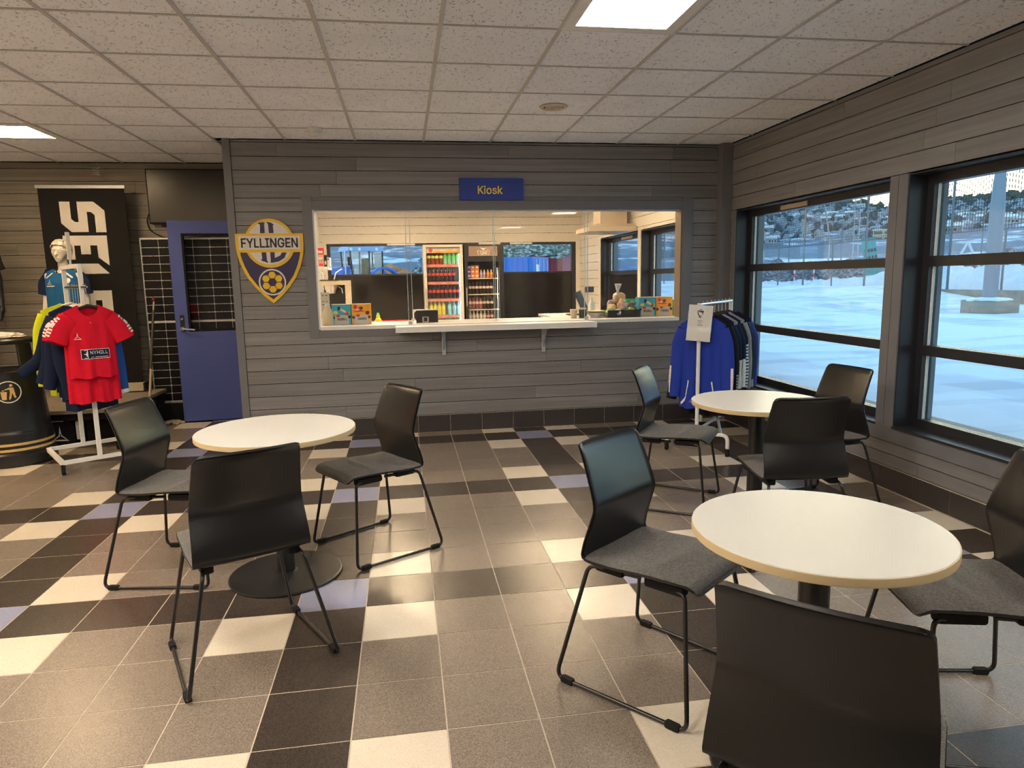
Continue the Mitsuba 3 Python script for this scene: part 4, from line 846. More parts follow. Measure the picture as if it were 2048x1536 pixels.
for k, (s, lab) in enumerate(((.15, 'navy long sleeved jacket in the middle of the left rack, nearest of its three'), (.24, 'navy long sleeved jacket in the middle of the left rack, second of its three'), (.33, 'navy long sleeved jacket in the middle of the left rack, furthest of its three'))):
    leftitem(s, gs[k], NAVY, NAVY, True, 1.285, lab, 'jacket', 'navy jackets on the left rack', (), f'hanger of the {("nearest", "second", "furthest")[k]} navy jacket')
g7 = Garment(.215, .21, .21, .74, fold=.012, seed=9)
leftitem(.45, g7, NEON, NEON, True, 1.30, 'neon yellow jersey at the back of the left rack', 'jersey', None, (), 'hanger of the neon yellow jersey')

# right rack
R0, DR = np.array([2.53, 2.825]), np.array([.66, .7513]); LR = np.array([DR[1], -DR[0]]); AR = math.degrees(math.atan2(LR[1], LR[0])); ZR = 1.205
rr = thing('clothes_rack', 'white round tube clothes rack on castors with blue and dark jackets by the window', 'clothes rack')
R1 = R0 + DR * .93
part(rr, 'hanging_rail', tube([v3(R0, ZR), v3(R1, ZR)], .014, 12), CHROME, True)
for n, q in enumerate((R0, R1)):
    part(rr, 'post', tube([v3(q, .17), v3(q, ZR + .012)], .0155, 12), WHITEP, True)
    a, b = q - LR * .25, q + LR * .25
    part(rr, 'foot', tube(fillet([v3(a, .062), v3(a, .172), v3(b, .172), v3(b, .062)], .06, 8), .0155, 12), WHITEP, True)
    for c in (a, b): castor(rr, c[0], c[1], .066, AR, .022)
part(rr, 'lower_rail', tube([v3(R0, .19), v3(R1, .19)], .013, 10), WHITEP, True); part(rr, 'brace', tube([v3(R0 + LR * .20, .175), v3(R0 + DR * .4 + LR * .02, .36), v3(R1, .38)], .011, 8), STEEL, True)
def rightitem(s, g, mat, smat, z, lab, extra=(), hl=None, long=True):
    p = R0 + DR * s
    h = thing('clothes_hanger', hl, 'hanger', 'hangers on the right clothes rack'); hanger(h, p[0], p[1], z - .012, AR, ZR)
    t = thing('jacket', lab, 'jacket'); wear(t, g, mat, smat, long, p[0], p[1], z, AR, extra)
j1 = Garment(.185, .180, .186, .755, fold=.012, seed=21, nk=.07, nd=.05, drop=.07)
strip = lambda g, s, a, b, **k: g.sleeve(s, True, off=.004, sa=a, sb=b, **k)
leg = lambda g, s: g.decal(plate(Polygon([(s * .098, -.52), (s * .090, -.53), (s * .112, -.665), (s * .125, -.70), (s * .16, -.735), (s * .165, -.715), (s * .13, -.675), (s * .118, -.66)]), 0, .001))
rightitem(.10, j1, BLUE, BLUE, 1.112, 'royal blue training jacket with white stripes at the front of the right rack',
          [(strip(j1, s, .55, .95, ta=-.9, tb=-.45), W_, 'sleeve_stripe') for s in (-1, 1)] + [(leg(j1, s), W_, 'pocket_stripe') for s in (-1, 1)] + [(j1.decal(sparkm(.075 - .15, -.69, .022)), W_, 'maker_mark'), (j1.patch(-.0025, .0025, -.74, -.06, .004), NAVY, 'zip')], 'hanger of the royal blue jacket')
j2 = Garment(.195, .195, .20, .83, fold=.012, seed=22, nk=.07, nd=.05, drop=.07, spread=(.05, .0))
rightitem(.20, j2, BLKC, BLKC, 1.118, 'black jacket peeking out behind the royal blue jacket', [(sleeve_bars(j2, s, True, 9, .6, .93), GREYC, 'sleeve_stripe') for s in (-1, 1)], 'hanger of the black jacket')
ITEMS = [(.32, NAVY, NAVY, 'navy jacket with white sleeve panels on the right rack', 'w'), (.42, GREYC, NAVY, 'grey and navy jacket in the middle of the right rack', 'w'), (.53, NAVY, BLKC, 'dark jacket with a striped sleeve in the middle of the right rack', 'b'),
         (.64, GREYC, GREYC, 'grey sweater towards the back of the right rack', ''), (.75, BLKC, col('dark_green_cloth', (.018, .024, .018), .85), 'dark green jacket near the back of the right rack', 't'), (.86, NAVY, col('mid_blue_cloth', (.03, .06, .28), .85), 'blue jacket at the very back of the right rack', '')]
for k, (s, a, b, lab, st) in enumerate(ITEMS):
    g = Garment(.188 + .006 * (k % 2), .19, .19, .74, fold=.012, seed=30 + k, nk=.07, nd=.05, drop=.065); ex = []
    if st == 'w': ex = [(strip(g, q, .5, .92, ta=-.9, tb=.4), W_, 'sleeve_stripe') for q in (-1, 1)]
    if st == 'b': ex = [(sleeve_bars(g, q, True, 14, .3, .97), W_, 'sleeve_stripe') for q in (-1, 1)]
    if st == 't': ex = [(g.sleeve(q, True, off=.004, sa=.88, sb=1.0), GREYC, 'cuff') for q in (-1, 1)]
    rightitem(s, g, a, b, 1.115, lab, ex, 'right rack hanger of the ' + lab.split(' on the')[0].split(' in the')[0].split(' towards')[0].split(' near')[0].split(' at the')[0])
sg2 = thing('laminated_notice', 'white laminated notice with a small crest hanging on the front of the right rack', 'notice')
NA = math.degrees(math.atan2(-.35, 1)) - 3
def notice(m, dy=0): return move(move(m, 0, 0, 0, 0, 0, 4.5), R0[0] - .012 - .0, R0[1] - .035, 1.062, NA)
part(sg2, 'sheet', notice(cbox(-.092, .092, -.001, .001, -.142, .142, .0004)), WHITEP)
part(sg2, 'film', notice(bx(-.096, .096, -.0018, -.0014, -.146, .146)), GLASS)
part(sg2, 'crest', notice(cat(plate(Polygon([(-.024, .098), (.024, .098), (.022, .075), (.012, .052), (0, .040), (-.012, .052), (-.022, .075)]).difference(Point(0, .074).buffer(.012)), -.0012, .0006), disc(0, .100, .013, -.0012, .0006, 16))), col('print_grey', (.10, .10, .11)))
for n, (w, z) in enumerate(((.036, .018), (.024, .002), (.040, -.014))): part(sg2, 'text_line', notice(bx(-w / 2, w / 2, -.0018, -.0012, z - .002, z + .002)), 'mat_print_grey')
part(sg2, 'string', tube([v3(R0 - LR * .05 - DR * .03, 1.19), v3(R0, ZR + .012), v3(R0 + LR * .05 - DR * .03, 1.19)], .0015, 5), WHITEP)

# ---------------------------------------------------------------- recess: platform, mannequins, banner, television, door, panel, mop, bin
pl = thing('display_platform', 'low wooden platform in the recess carrying the mannequins and the banner', 'platform')
PLM = m_('platform_wood', wood(20, (.16, .13, .10), (.30, .26, .21)), .5, .3)
for k in range(9): part(pl, 'board', cbox(-4.5, -2.30, 4.165 + .135 * k, 4.297 + .135 * k, .318, .350, .003), PLM)
part(pl, 'frame', cat(cbox(-4.48, -2.32, 4.22, 4.26, .25, .318, .003), cbox(-4.48, -2.32, 5.30, 5.34, .25, .318, .003)), MATTE)
for x in (-4.4, -3.4, -2.36):
    for y in (4.25, 5.30): part(pl, 'leg', cbox(x - .03, x + .03, y - .03, y + .03, 0.0005, .25, .003), MATTE)
t = thing('sports_bag', 'black sports bag with a white three bladed mark under the platform', 'bag')
part(t, 'body', cbox(-3.02, -2.78, 4.30, 4.62, .0005, .235, .05), BLKC, 40); part(t, 'mark', move(sparkm(-2.90, .115, .14), 0, 4.299, 0), W_)
part(t, 'tag', move(bx(-.05, .05, -.001, .001, -.02, .02), -2.91, 4.29, .25, 0, 20), W_); part(t, 'strap', cbox(-2.765, -2.735, 4.30, 4.34, .06, .23, .008), W_)
t = thing('storage_box', 'dark storage box standing under the right end of the platform', 'box'); part(t, 'body', cbox(-2.72, -2.42, 4.40, 5.0, .0005, .24, .01), MATTE); part(t, 'lid', cbox(-2.73, -2.41, 4.39, 5.01, .24, .249, .004), BLACK)

def mannequin(s=1.0):
    L = []
    def B(a, ra, b, rb): L.append(((np.array(a) * s, ra * s), (np.array(b) * s, rb * s)))
    for q in (-1, 1):
        B((q * .062, 0, .07), .034, (q * .068, 0, .41), .046); B((q * .068, 0, .41), .046, (q * .075, 0, .76), .072); B((q * .062, .02, .035), .032, (q * .068, -.11, .025), .024)
        B((0, 0, 1.19), .055, (q * .135, 0, 1.19), .046); B((q * .135, 0, 1.19), .046, (q * .185, .005, .98), .034); B((q * .185, .005, .98), .033, (q * .205, -.03, .79), .022)
        B((q * .205, -.03, .79), .020, (q * .207, -.04, .725), .024)
        for k, (dx, ln) in enumerate(((-.020, .062), (-.007, .072), (.007, .068), (.019, .054))):
            B((q * .207, -.04 + dx, .715), .0085, (q * .205, -.046 + dx, .715 - ln * .55), .0078); B((q * .205, -.046 + dx, .715 - ln * .55), .0078, (q * .200, -.054 + dx, .715 - ln), .0065)
        B((q * .200, -.055, .76), .010, (q * .192, -.075, .705), .008)
        B((q * .077, .012, 1.385), .013, (q * .080, .014, 1.41), .016)
    B((0, 0, .80), .105, (0, 0, .93), .088); B((0, 0, .93), .088, (0, 0, 1.10), .108); B((0, 0, 1.10), .108, (0, .005, 1.19), .070)
    B((0, .008, 1.20), .048, (0, .004, 1.34), .040)
    B((0, .015, 1.435), .083, (0, -.022, 1.41), .070); B((0, -.022, 1.41), .068, (0, -.048, 1.337), .030); B((0, -.074, 1.405), .013, (0, -.093, 1.380), .0115); B((-.028, -.066, 1.425), .022, (.028, -.066, 1.425), .022); B((-.014, -.076, 1.353), .009, (.014, -.076, 1.353), .009)
    return bones(L, .016 * s, 5)
MB_ = mannequin()
def stand(t, m, x, y, z, a, mat): part(t, 'body', move(m, x, y, z, a), mat, True)
MW = col('mannequin_white', (.72, .66, .55), .45, .4)
t = thing('mannequin', 'white child mannequin in a blue jersey in front of the banner', 'mannequin'); MX, MY, MA = -2.965, 4.86, -8
stand(t, MB_, MX, MY, .3505, MA, MW)
hm = trimesh.creation.icosphere(4, 1.0); v = hm.vertices.copy(); keep = lambda p: (p[:, 2] > -.15 + .55 * np.clip(-p[:, 1], 0, 1)) | ((p[:, 1] > .35) & (p[:, 2] > -.55))
n_ = meshkit.fbm(v * [7, 7, 3.5] + 3, 3, 5); hv = v * (np.array([.088, .094, .094]) * (1 + .22 * (n_[:, None] - .45))); k_ = keep(v); fm = k_[hm.faces].all(1)
hair = trimesh.Trimesh(hv + [0, .008, 1.437], hm.faces[fm], process=True); part(t, 'hair', move(hair, MX, MY, .3505, MA), MW, True)
for q in (-1, 1): part(t, 'eye', move(trimesh.creation.icosphere(2, .0095), MX, MY, .3505) if 0 else move(move(trimesh.creation.icosphere(2, .0095), q * .030, -.078, 1.405), MX, MY, .3505, MA), MW, True)
t = thing('jersey', 'blue football jersey with navy sleeves worn by the white mannequin', 'jersey')
gm = Garment(.165, .172, .175, .50, nk=.058, nd=.045, drop=.035, dep=.118, fold=.006, seed=41, sr=.82)
wear(t, gm, TEAL, NAVY, False, MX, MY, .3505 + 1.255, MA, [(gm.decal(sparkm(-.075, -.125, .055)), W_, 'maker_mark'), (gm.patch(-.115, -.02, -.168, -.160, .004), W_, 'chest_line'), (gm.decal(disc(.085, -.115, .026, 0, .001, 20)), OFFW, 'club_badge')] +
     [(gm.decal(plate(Polygon([(q * .055, -.045), (q * .066, -.035), (q * .128, -.082), (q * .120, -.094)]), 0, .001), .006), W_, 'shoulder_stripe') for q in (-1, 1)])
t = thing('mannequin', 'black mannequin at the left edge of the picture, only its arm in view', 'mannequin'); DX, DY, DA = -3.86, 5.02, 5
stand(t, mannequin(1.2), DX, DY, .3505, DA, col('mannequin_black', (.02, .02, .02), .3))
t = thing('jersey', 'black jersey on the black mannequin at the left edge of the picture', 'jersey'); gd = Garment(.205, .21, .215, .64, nk=.07, nd=.05, drop=.04, dep=.14, fold=.006, seed=42, sr=.8); wear(t, gd, BLKC, BLKC, False, DX, DY, .3505 + 1.50, DA)
t = thing('rollup_banner', 'tall black roll up banner with white lettering in the recess', 'banner'); bx0, bx1, by = -3.275, -2.472, 5.20
part(t, 'fabric', bx(bx0 + .008, bx1 - .006, by, by + .004, .43, 2.392), MATTE); part(t, 'top_rail', cbox(bx0 - .008, bx1 + .004, by - .010, by + .012, 2.388, 2.418, .003), STEEL)
part(t, 'cassette', cbox(bx0 - .01, bx1 + .012, by - .055, by + .055, .362, .445, .012), col('cassette', (.55, .48, .36), .35, .5)); part(t, 'end_cap', cbox(bx1 + .012, bx1 + .03, by - .055, by + .055, .360, .447, .012), BLACK); part(t, 'foot', cbox(bx1 - .25, bx1 - .15, by - .12, by + .12, .3505, .362, .003), STEEL)
part(t, 'pole', tube([[(bx0 + bx1) / 2, by + .03, .44], [(bx0 + bx1) / 2, by + .03, 2.40]], .01, 8), STEEL)
LET = [[(-3.086, 2.262), (-2.99, 2.262), (-2.99, 2.094), (-2.958, 2.065), (-2.926, 2.065), (-2.926, 2.262), (-2.775, 2.262), (-2.678, 2.176), (-2.678, 1.965), (-2.773, 1.965), (-2.773, 2.132), (-2.806, 2.163), (-2.842, 2.163), (-2.842, 1.968), (-2.998, 1.968), (-3.086, 2.055)],
       [(-3.088, 1.934), (-2.681, 1.934), (-2.681, 1.638), (-2.779, 1.719), (-2.779, 1.837), (-2.843, 1.837), (-2.843, 1.751), (-2.933, 1.751), (-2.933, 1.837), (-2.99, 1.837), (-2.99, 1.70), (-3.088, 1.70)],
       [(-3.088, 1.659), (-2.787, 1.659), (-2.688, 1.558), (-2.99, 1.558), (-2.99, 1.425), (-3.088, 1.425)],
       [(-3.088, 1.391), (-2.688, 1.391), (-2.688, 1.10), (-2.787, 1.10), (-2.787, 1.294), (-2.845, 1.294), (-2.845, 1.19), (-2.933, 1.19), (-2.933, 1.294), (-2.99, 1.294), (-2.99, 1.10), (-3.088, 1.10)],
       [(-3.088, 1.06), (-2.688, 1.06), (-2.688, .80), (-2.787, .80), (-2.787, .96), (-2.99, .96), (-2.99, .80), (-3.088, .80)], [(-2.688, .77), (-2.787, .77), (-2.787, .665), (-3.088, .665), (-3.088, .57), (-2.787, .57), (-2.787, .465), (-2.688, .465)]]
for q in LET: part(t, 'letter', plate(Polygon(q), by - .0002, .0012), OFFW)
t = thing('television', 'large black television on the recess wall above the blue door', 'television')
part(t, 'housing', cbox(-2.312, -1.29, 5.335, 5.395, 2.055, 2.60, .006), MATTE); part(t, 'screen', cbox(-2.302, -1.30, 5.331, 5.336, 2.07, 2.590, .001), col('screen', (.016, .014, .012), .28, .5)); part(t, 'soundbar', cbox(-2.20, -2.05, 5.34, 5.40, 2.028, 2.054, .004), MATTE); part(t, 'wall_mount', cbox(-1.95, -1.65, 5.395, YR, 2.2, 2.5, .003), MATTE)
t = thing('television_cable', 'thin black cable hanging in an arc beside the television', 'cable'); part(t, 'cable', tube(fillet([[-2.31, 5.39, 2.20], [-2.36, 5.395, 2.10], [-2.34, 5.395, 1.99], [-2.22, 5.395, 1.925], [-2.10, 5.395, 1.90]], .1, 6), .005, 6), MATTE, True)
t = thing('spiral_ornament', 'small silver spiral ornament hanging under the recess ceiling', 'ornament'); a = np.linspace(0, 9 * np.pi, 90); part(t, 'spiral', tube(np.c_[-2.735 + .03 * np.cos(a), 5.25 + .03 * np.sin(a), 2.60 - a / a.max() * .09], .003, 5), CHROME, True); part(t, 'thread', tube([[-2.735, 5.25, 2.668], [-2.705, 5.25, 2.60]], .001, 4), CHROME)
# blue door, standing open
dr_ = struct('door_1', 'open blue door with a tall glass pane'); D0, D1 = np.array([-2.106, 5.195]), np.array([-1.285, 5.30]); DA_ = math.degrees(math.atan2(*(D1 - D0)[::-1])); DWD = np.linalg.norm(D1 - D0)
A = lambda m, mat, nm, sm_=False, lab=None: part(dr_, nm, move(m, D0[0], D0[1], 0, DA_), mat, sm_, label=lab)
GX0, GX1, GZ0, GZ1 = .130, DWD - .13, .962, 1.940
A(cat(cbox(0, GX0, -.02, .02, .012, 2.075, .002), cbox(GX1, DWD, -.02, .02, .012, 2.075, .002), cbox(GX0, GX1, -.02, .02, .012, GZ0, .002), cbox(GX0, GX1, -.02, .02, GZ1, 2.075, .002)), DOORB, 'leaf')
A(plate(sbox(GX0 - .008, GZ0 - .008, GX1 + .008, GZ1 + .008).difference(sbox(GX0 + .014, GZ0 + .014, GX1 - .014, GZ1 - .014)), .022, .046), MATTE, 'glazing_bead')
A(trimesh.Trimesh(np.array([[GX0, 0, GZ0], [GX1, 0, GZ0], [GX1, 0, GZ1], [GX0, 0, GZ1]]), np.array([[0, 1, 2], [0, 2, 3]]), process=False), GLASS, 'pane')
A(cbox(.045, .085, -.026, -.019, .955, 1.125, .003), BLACK, 'lock_plate'); A(move(lathe([(0, 0), (.012, 0), (.012, .008), (0, .008)], 16), .065, -.026, 1.085, 0, 90), CHROME, 'cylinder', 40)
A(tube(fillet([[.065, -.02, .985], [.065, -.065, .985], [.185, -.065, .975]], .012, 6), .0095, 10), CHROME, 'handle', True)
A(move(lathe([(0, 0), (.022, 0), (.022, .01), (0, .01)], 20), .065, -.026, .985, 0, 90), CHROME, 'rosette', 40)
# solar panel leaning on the wall
t = thing('solar_panel', 'black solar panel with thin white lines leaning on the recess wall behind the blue door', 'solar panel'); sx0, sx1, sz0, sz1, sy = -2.418, -1.415, .205, 1.900, 5.335
part(t, 'backing', bx(sx0, sx1, sy, sy + .03, sz0, sz1), col('panel_grid', (.62, .60, .56), .4)); part(t, 'frame', cat(cbox(sx0 - .004, sx1 + .004, sy - .004, sy + .034, sz1, sz1 + .014, .002), cbox(sx0 - .004, sx1 + .004, sy - .004, sy + .034, sz0 - .014, sz0, .002), cbox(sx0 - .01, sx0, sy - .004, sy + .034, sz0 - .014, sz1 + .014, .002), cbox(sx1, sx1 + .01, sy - .004, sy + .034, sz0 - .014, sz1 + .014, .002)), STEEL)
CELL = col('solar_cell', (.005, .005, .006), .5, .2); zb = 1.055
for c in range(6):
    for r in range(20):
        z = sz1 - .0838 * r if r < 10 else zb - .010 - .0830 * (r - 10); a = sx0 + .1672 * c
        q = Polygon([(.006, 0), (.1612, 0), (.1672, -.006), (.1672, -.0738), (.1612, -.0798), (.006, -.0798), (0, -.0738), (0, -.006)])
        part(t, 'cell', plate(affinity.translate(affinity.scale(q, .978, .985, origin=(.0836, -.04)), a, z - .002), sy + .0005, .002), CELL)
part(t, 'foot_block', cbox(-2.35, -1.5, 5.30, 5.37, .0005, .19, .004), MATTE)
t = thing('broom', 'broom handle with a red brown knob leaning in front of the solar panel', 'broom'); b0, b1 = np.array([-2.302, 4.713, .03]), np.array([-2.312, 5.25, 1.309]); bl = lambda s: (b0 + (b1 - b0) * s).tolist()
part(t, 'handle', tube([bl(0), bl(.45)], .0115, 10), col('pine', (.55, .42, .26), .5), True); part(t, 'grip', tube([bl(.45), bl(.90)], .0125, 10), col('grip_grey', (.06, .055, .045), .5), True); part(t, 'upper_handle', tube([bl(.90), bl(.975)], .008, 10), 'mat_pine', True)
part(t, 'knob', tube([bl(.97), bl(.985), bl(1.0)], [.02, .024, .018], 14), col('knob_red', (.12, .02, .012), .3), True); part(t, 'head', cbox(-2.45, -2.15, 4.68, 4.74, .035, .075, .006), MATTE); part(t, 'bristles', cbox(-2.45, -2.15, 4.67, 4.75, .0005, .035, .004), MATTE)
t = thing('mop_head', 'cream cotton mop head lying on the floor beside the blue door', 'mop head'); ms = []
for k in range(26):
    a = RNG.uniform(0, 2 * np.pi); l = RNG.uniform(.06, .15); b = a + RNG.uniform(-1.1, 1.1); ms.append(tube([[0, 0, .03], [.5 * l * math.cos(a), .5 * l * math.sin(a), .032 - .012 * RNG.random()], [l * math.cos(b), .8 * l * math.sin(b), .009]], .007, 6))
part(t, 'cords', move(cat(ms), -2.21, 5.15, .0), col('mop_cream', (.55, .46, .33), .8), True); part(t, 'binding', move(lathe([(0, .02), (.03, .02), (.03, .042), (0, .042)], 14), -2.21, 5.15, 0), GREYC, True)
# litter bin
t = thing('litter_bin', 'black round litter bin with gold bands and a tidy man symbol at the left edge', 'litter bin'); NX, NY, NA_ = -3.045, 3.85, 28.2; GOLD = col('gold_paint', (.62, .42, .15), .35, .5)
BINB = col('bin_black', (.014, .014, .015), .32, .5)
prof = [(0, .0005), (.288, .0005), (.297, .012), (.297, .10), (.286, .115), (.286, .26), (.276, .275), (.271, .30), (.258, .48), (.243, .66), (.234, .745), (.236, .765), (.222, .775), (.21, .765), (0, .765)]
part(t, 'body', move(lathe(prof, 64), NX, NY, 0), BINB, 35)
for z, r in ((.140, .2875), (.185, .2875)): part(t, 'gold_band', move(lathe([(r - .004, z - .012), (r, z - .010), (r, z + .010), (r - .004, z + .012)], 64), NX, NY, 0), GOLD, 35)
hood = lathe([(.17, .985), (.215, .985), (.225, .995), (.225, 1.015), (.212, 1.028), (.10, 1.036), (0, 1.036)], 64); part(t, 'hood', move(hood, NX, NY, 0), BINB, 35)
def bent(poly, h, R=lambda z: np.interp(z, [.27, .30, .48, .66, .745], [.276, .271, .258, .243, .234])):
    m = plate(poly, 0, h).subdivide(); v = m.vertices; r = R(v[:, 2]) - v[:, 1]; a = v[:, 0] / R(v[:, 2]); m.vertices = np.c_[r * np.sin(a), -r * np.cos(a), v[:, 2]]; return m
for k in range(4):
    a0 = 45 + 90 * k; q = Polygon([(-.105, .0), (.105, 0), (.075, .22), (-.075, .22)]) if 0 else None
    th = np.radians(np.linspace(a0 - 17, a0 + 17, 7)); V = []
    for z, r in ((.762, .232), (.86, .222), (.99, .212)):
        for d in (0, -.02): V += [[(r + d) * math.sin(b), -(r + d) * math.cos(b), z] for b in th]
    V = np.array(V); F = []
    for i in range(2):
        for off, fl_ in ((0, 0), (7, 1)): F.append(np.array([[i * 14 + off + j, i * 14 + off + j + 1, (i + 1) * 14 + off + j + 1] for j in range(6)] + [[i * 14 + off + j, (i + 1) * 14 + off + j + 1, (i + 1) * 14 + off + j] for j in range(6)]))
        for j in (0, 6): F.append(np.array([[i * 14 + j, (i + 1) * 14 + j, (i + 1) * 14 + j + 7], [i * 14 + j, (i + 1) * 14 + j + 7, i * 14 + j + 7]]))
    part(t, 'pillar', move(trimesh.Trimesh(V, np.vstack(F), process=False), NX, NY, 0, NA_), BINB)
cz = .61; ring = Point(0, cz).buffer(.088, quad_segs=16).difference(Point(0, cz).buffer(.080, quad_segs=16))
part(t, 'symbol_ring', move(bent(ring, .002), NX, NY, 0, NA_), OFFW)
man = [Point(.020, cz + .052).buffer(.011), Polygon([(.005, cz + .036), (.036, cz + .034), (.048, cz - .05), (.036, cz - .05), (.024, cz - .01), (.010, cz - .06), (-.002, cz - .058), (.010, cz - .005)]), Polygon([(.008, cz + .034), (.008, cz + .022), (-.022, cz + .016), (-.024, cz + .024)]), Polygon([(-.052, cz + .004), (-.010, cz + .004), (-.016, cz - .060), (-.046, cz - .060)]), Polygon([(-.046, cz + .010), (-.034, cz + .020), (-.022, cz + .010)])]
part(t, 'symbol', move(cat([bent(q, .002) for q in man]), NX, NY, 0, NA_), GOLD, label='gold tidy man symbol')
t = thing('crumpled_napkins', 'pale crumpled napkins lying on top of the litter bin', 'napkins'); m = trimesh.creation.icosphere(4, 1.0); v = m.vertices * [.15, .11, .035]; v *= (.75 + .6 * meshkit.fbm(m.vertices * 4, 3, 3))[:, None]; v[:, 2] = np.maximum(v[:, 2], -.004); m.vertices = v; part(t, 'paper', move(m, NX + .02, NY - .03, 1.041, NA_), OFFW, 20)

# ---------------------------------------------------------------- outdoors
def _snow(p, n, uv):
    a = mikit.fbm(p.x * .9, p.y * .35, 1.0, octaves=4); b = mikit.fbm(p.x * .35 + 9.0, p.y * 2.2, 3.0, octaves=3)
    k = 1.0 - .16 * mikit.smoothstep(.48, .66, a) - .14 * mikit.smoothstep(.52, .66, b)
    return mi.Color3f(.80, .86, .88) * k
SNOW = m_('snow', tex(_snow), .8, .2)
SNOWP = m_('snow_clean', (.82, .87, .89), .85, .2)
def sm01(a, b, x): t = np.clip((x - a) / (b - a), 0, 1); return t * t * (3 - 2 * t)
def gh(x, y):
    x, y = np.asarray(x, float), np.asarray(y, float); p = np.stack([x, y, 0 * x], -1)
    h = -.06 + .66 * sm01(8, 25, x) * sm01(21, 29, y + 0 * x) + .10 * sm01(8, 24, x)
    h = np.where(x > 25.3, np.maximum(h, .58), h)
    h = h + .10 * (meshkit.fbm(p * .35, 3, 2) - .5) * sm01(4, 7, x) + .035 * (meshkit.fbm(p * [1.6, .8, 1], 3, 4) - .5)
    return np.where((x < 3.8) & (y < 10.3), np.minimum(h, -.06), h)
gx_ = np.unique(np.r_[np.linspace(-90, 3, 24), np.linspace(3.6, 30, 110), np.linspace(32, 160, 30)]); gy_ = np.unique(np.r_[np.linspace(-60, -6, 16), np.linspace(-5, 48, 180), np.linspace(50, 220, 34)])
GX, GY = np.meshgrid(gx_, gy_); gr = struct('snow_ground', 'snow covered yard outside the windows')
put(gr, trimesh.Trimesh(np.c_[GX.ravel(), GY.ravel(), gh(GX, GY).ravel()], grid_faces(len(gy_), len(gx_)), process=False), SNOW, True)
# hills
rad = np.unique(np.r_[np.linspace(110, 420, 60), np.linspace(425, 760, 30)]); azs = np.radians(np.linspace(-40, 85, 260))
def ridge(a): return np.interp(np.degrees(a), [-40, -8, 8, 20, 28, 30, 34.3, 36.9, 40, 44.7, 55, 85], [6.5, 6.0, 6.2, 5.5, 5.0, 4.75, 4.75, 4.2, 4.35, 4.5, 5.0, 6.0])
def hz(r, a):
    t = np.clip((r - 110) / 490, 0, 1.15); z = .7 + np.tan(np.radians(ridge(a))) * 600 * (t ** 1.05)
    p = np.stack([r * np.sin(a), r * np.cos(a), 0 * r], -1); return z + 9 * (meshkit.fbm(p * .02, 4, 8) - .5) * np.clip(t * 4, 0, 1)
R_, A_ = np.meshgrid(rad, azs); hx, hy = EYE[0] + R_ * np.sin(A_), EYE[1] + R_ * np.cos(A_)
def _hill(p, n, uv):
    a = mikit.fbm(p.x * .030, p.y * .030, p.z * .12, octaves=5); b = mikit.noise(p.x * .55, p.y * .55, p.z * .8); c = mikit.noise(p.x * .16, p.y * .16, p.z * .9 + 4.0)
    s = mikit.smoothstep(.50, .64, .50 * a + .22 * b + .28 * c)
    hi = mikit.smoothstep(26.0, 44.0, p.z)  # mask for the low sun on the hilltop, painted into the colour
    trees = mikit.mix((.15, .185, .225), (.15, .15, .10), hi)  # bluish distance haze put into the tree colour, sunlit yellow towards the top
    return mikit.mix(trees, (.62, .70, .76), s * (1.0 - .45 * hi))
HILL = m_('hill_cover', tex(_hill), .95, .1)
hl = struct('hills', 'snowy wooded hillside beyond the sports ground'); put(hl, trimesh.Trimesh(np.c_[hx.ravel(), hy.ravel(), hz(R_, A_).ravel()], grid_faces(len(azs), len(rad)), process=False), HILL, True)
FR = m_('frosted_tree', (.12, .135, .10), .95, .1)
ms = []
for k in range(900):
    a = math.radians(RNG.uniform(-12, 52)); r = RNG.uniform(560, 640); s = RNG.uniform(1.6, 3.8); z = float(hz(np.array(r), np.array(a))); m = trimesh.creation.icosphere(1, 1.0); v = m.vertices * [s, s, s * 1.1]; v += RNG.normal(0, .25 * s, v.shape); m.vertices = v + [EYE[0] + r * math.sin(a), EYE[1] + r * math.cos(a), z + s * .5]; ms.append(m)
t = thing('ridge_forest', 'dark trees along the top of the far hill', 'forest', kind='stuff'); put(t, cat(ms), FR)
for nm, lab, mt, cnt, sd in (('frosted_wood', 'frost covered trees scattered over the far hillside', m_('frost_crown', (.36, .42, .47), .95, .1), 1700, 3), ('dark_wood', 'dark trees scattered over the far hillside', m_('dark_crown', (.085, .11, .125), .95, .1), 1500, 4)):
    rg = np.random.default_rng(sd); ms = []; base = trimesh.creation.icosphere(1, 1.0)
    for k in range(cnt):
        a = math.radians(rg.uniform(-11, 15) if rg.random() < .4 else rg.uniform(15, 50)); r = rg.uniform(250, 600); q = rg.uniform(.7, 1.7) * (.5 + r / 600); z = float(hz(np.array(r), np.array(a)))
        m = trimesh.Trimesh((base.vertices + rg.normal(0, .22, base.vertices.shape)) * [q, q, 1.25 * q] + [EYE[0] + r * math.sin(a), EYE[1] + r * math.cos(a), z + q * .7], base.faces, process=False); ms.append(m)
    t = thing(nm, lab, 'forest', kind='stuff'); put(t, cat(ms), mt)
def polar(az, r): a = math.radians(az); return EYE[0] + r * math.sin(a), EYE[1] + r * math.cos(a)
HW = [col(f'house_wall_{n}', c, .7, .2) for n, c in enumerate(((.42, .44, .46), (.24, .20, .19), (.18, .21, .25), (.34, .31, .26)))]
hp = [(P(cat(bx(-4, 4, -3, 3, -3, 4)), w), P(trimesh.convex.convex_hull(np.array([[-4.5, -3.6, 3.9], [4.5, -3.6, 3.9], [-4.5, 3.6, 3.9], [4.5, 3.6, 3.9], [-4.5, 0, 6.4], [4.5, 0, 6.4]])), SNOWP), P(cat([bx(x - .5, x + .5, -3.06, -3.0, 1.2, 2.5) for x in (-2.4, 0, 2.4)]), MATTE)) for w in HW]
HS = []
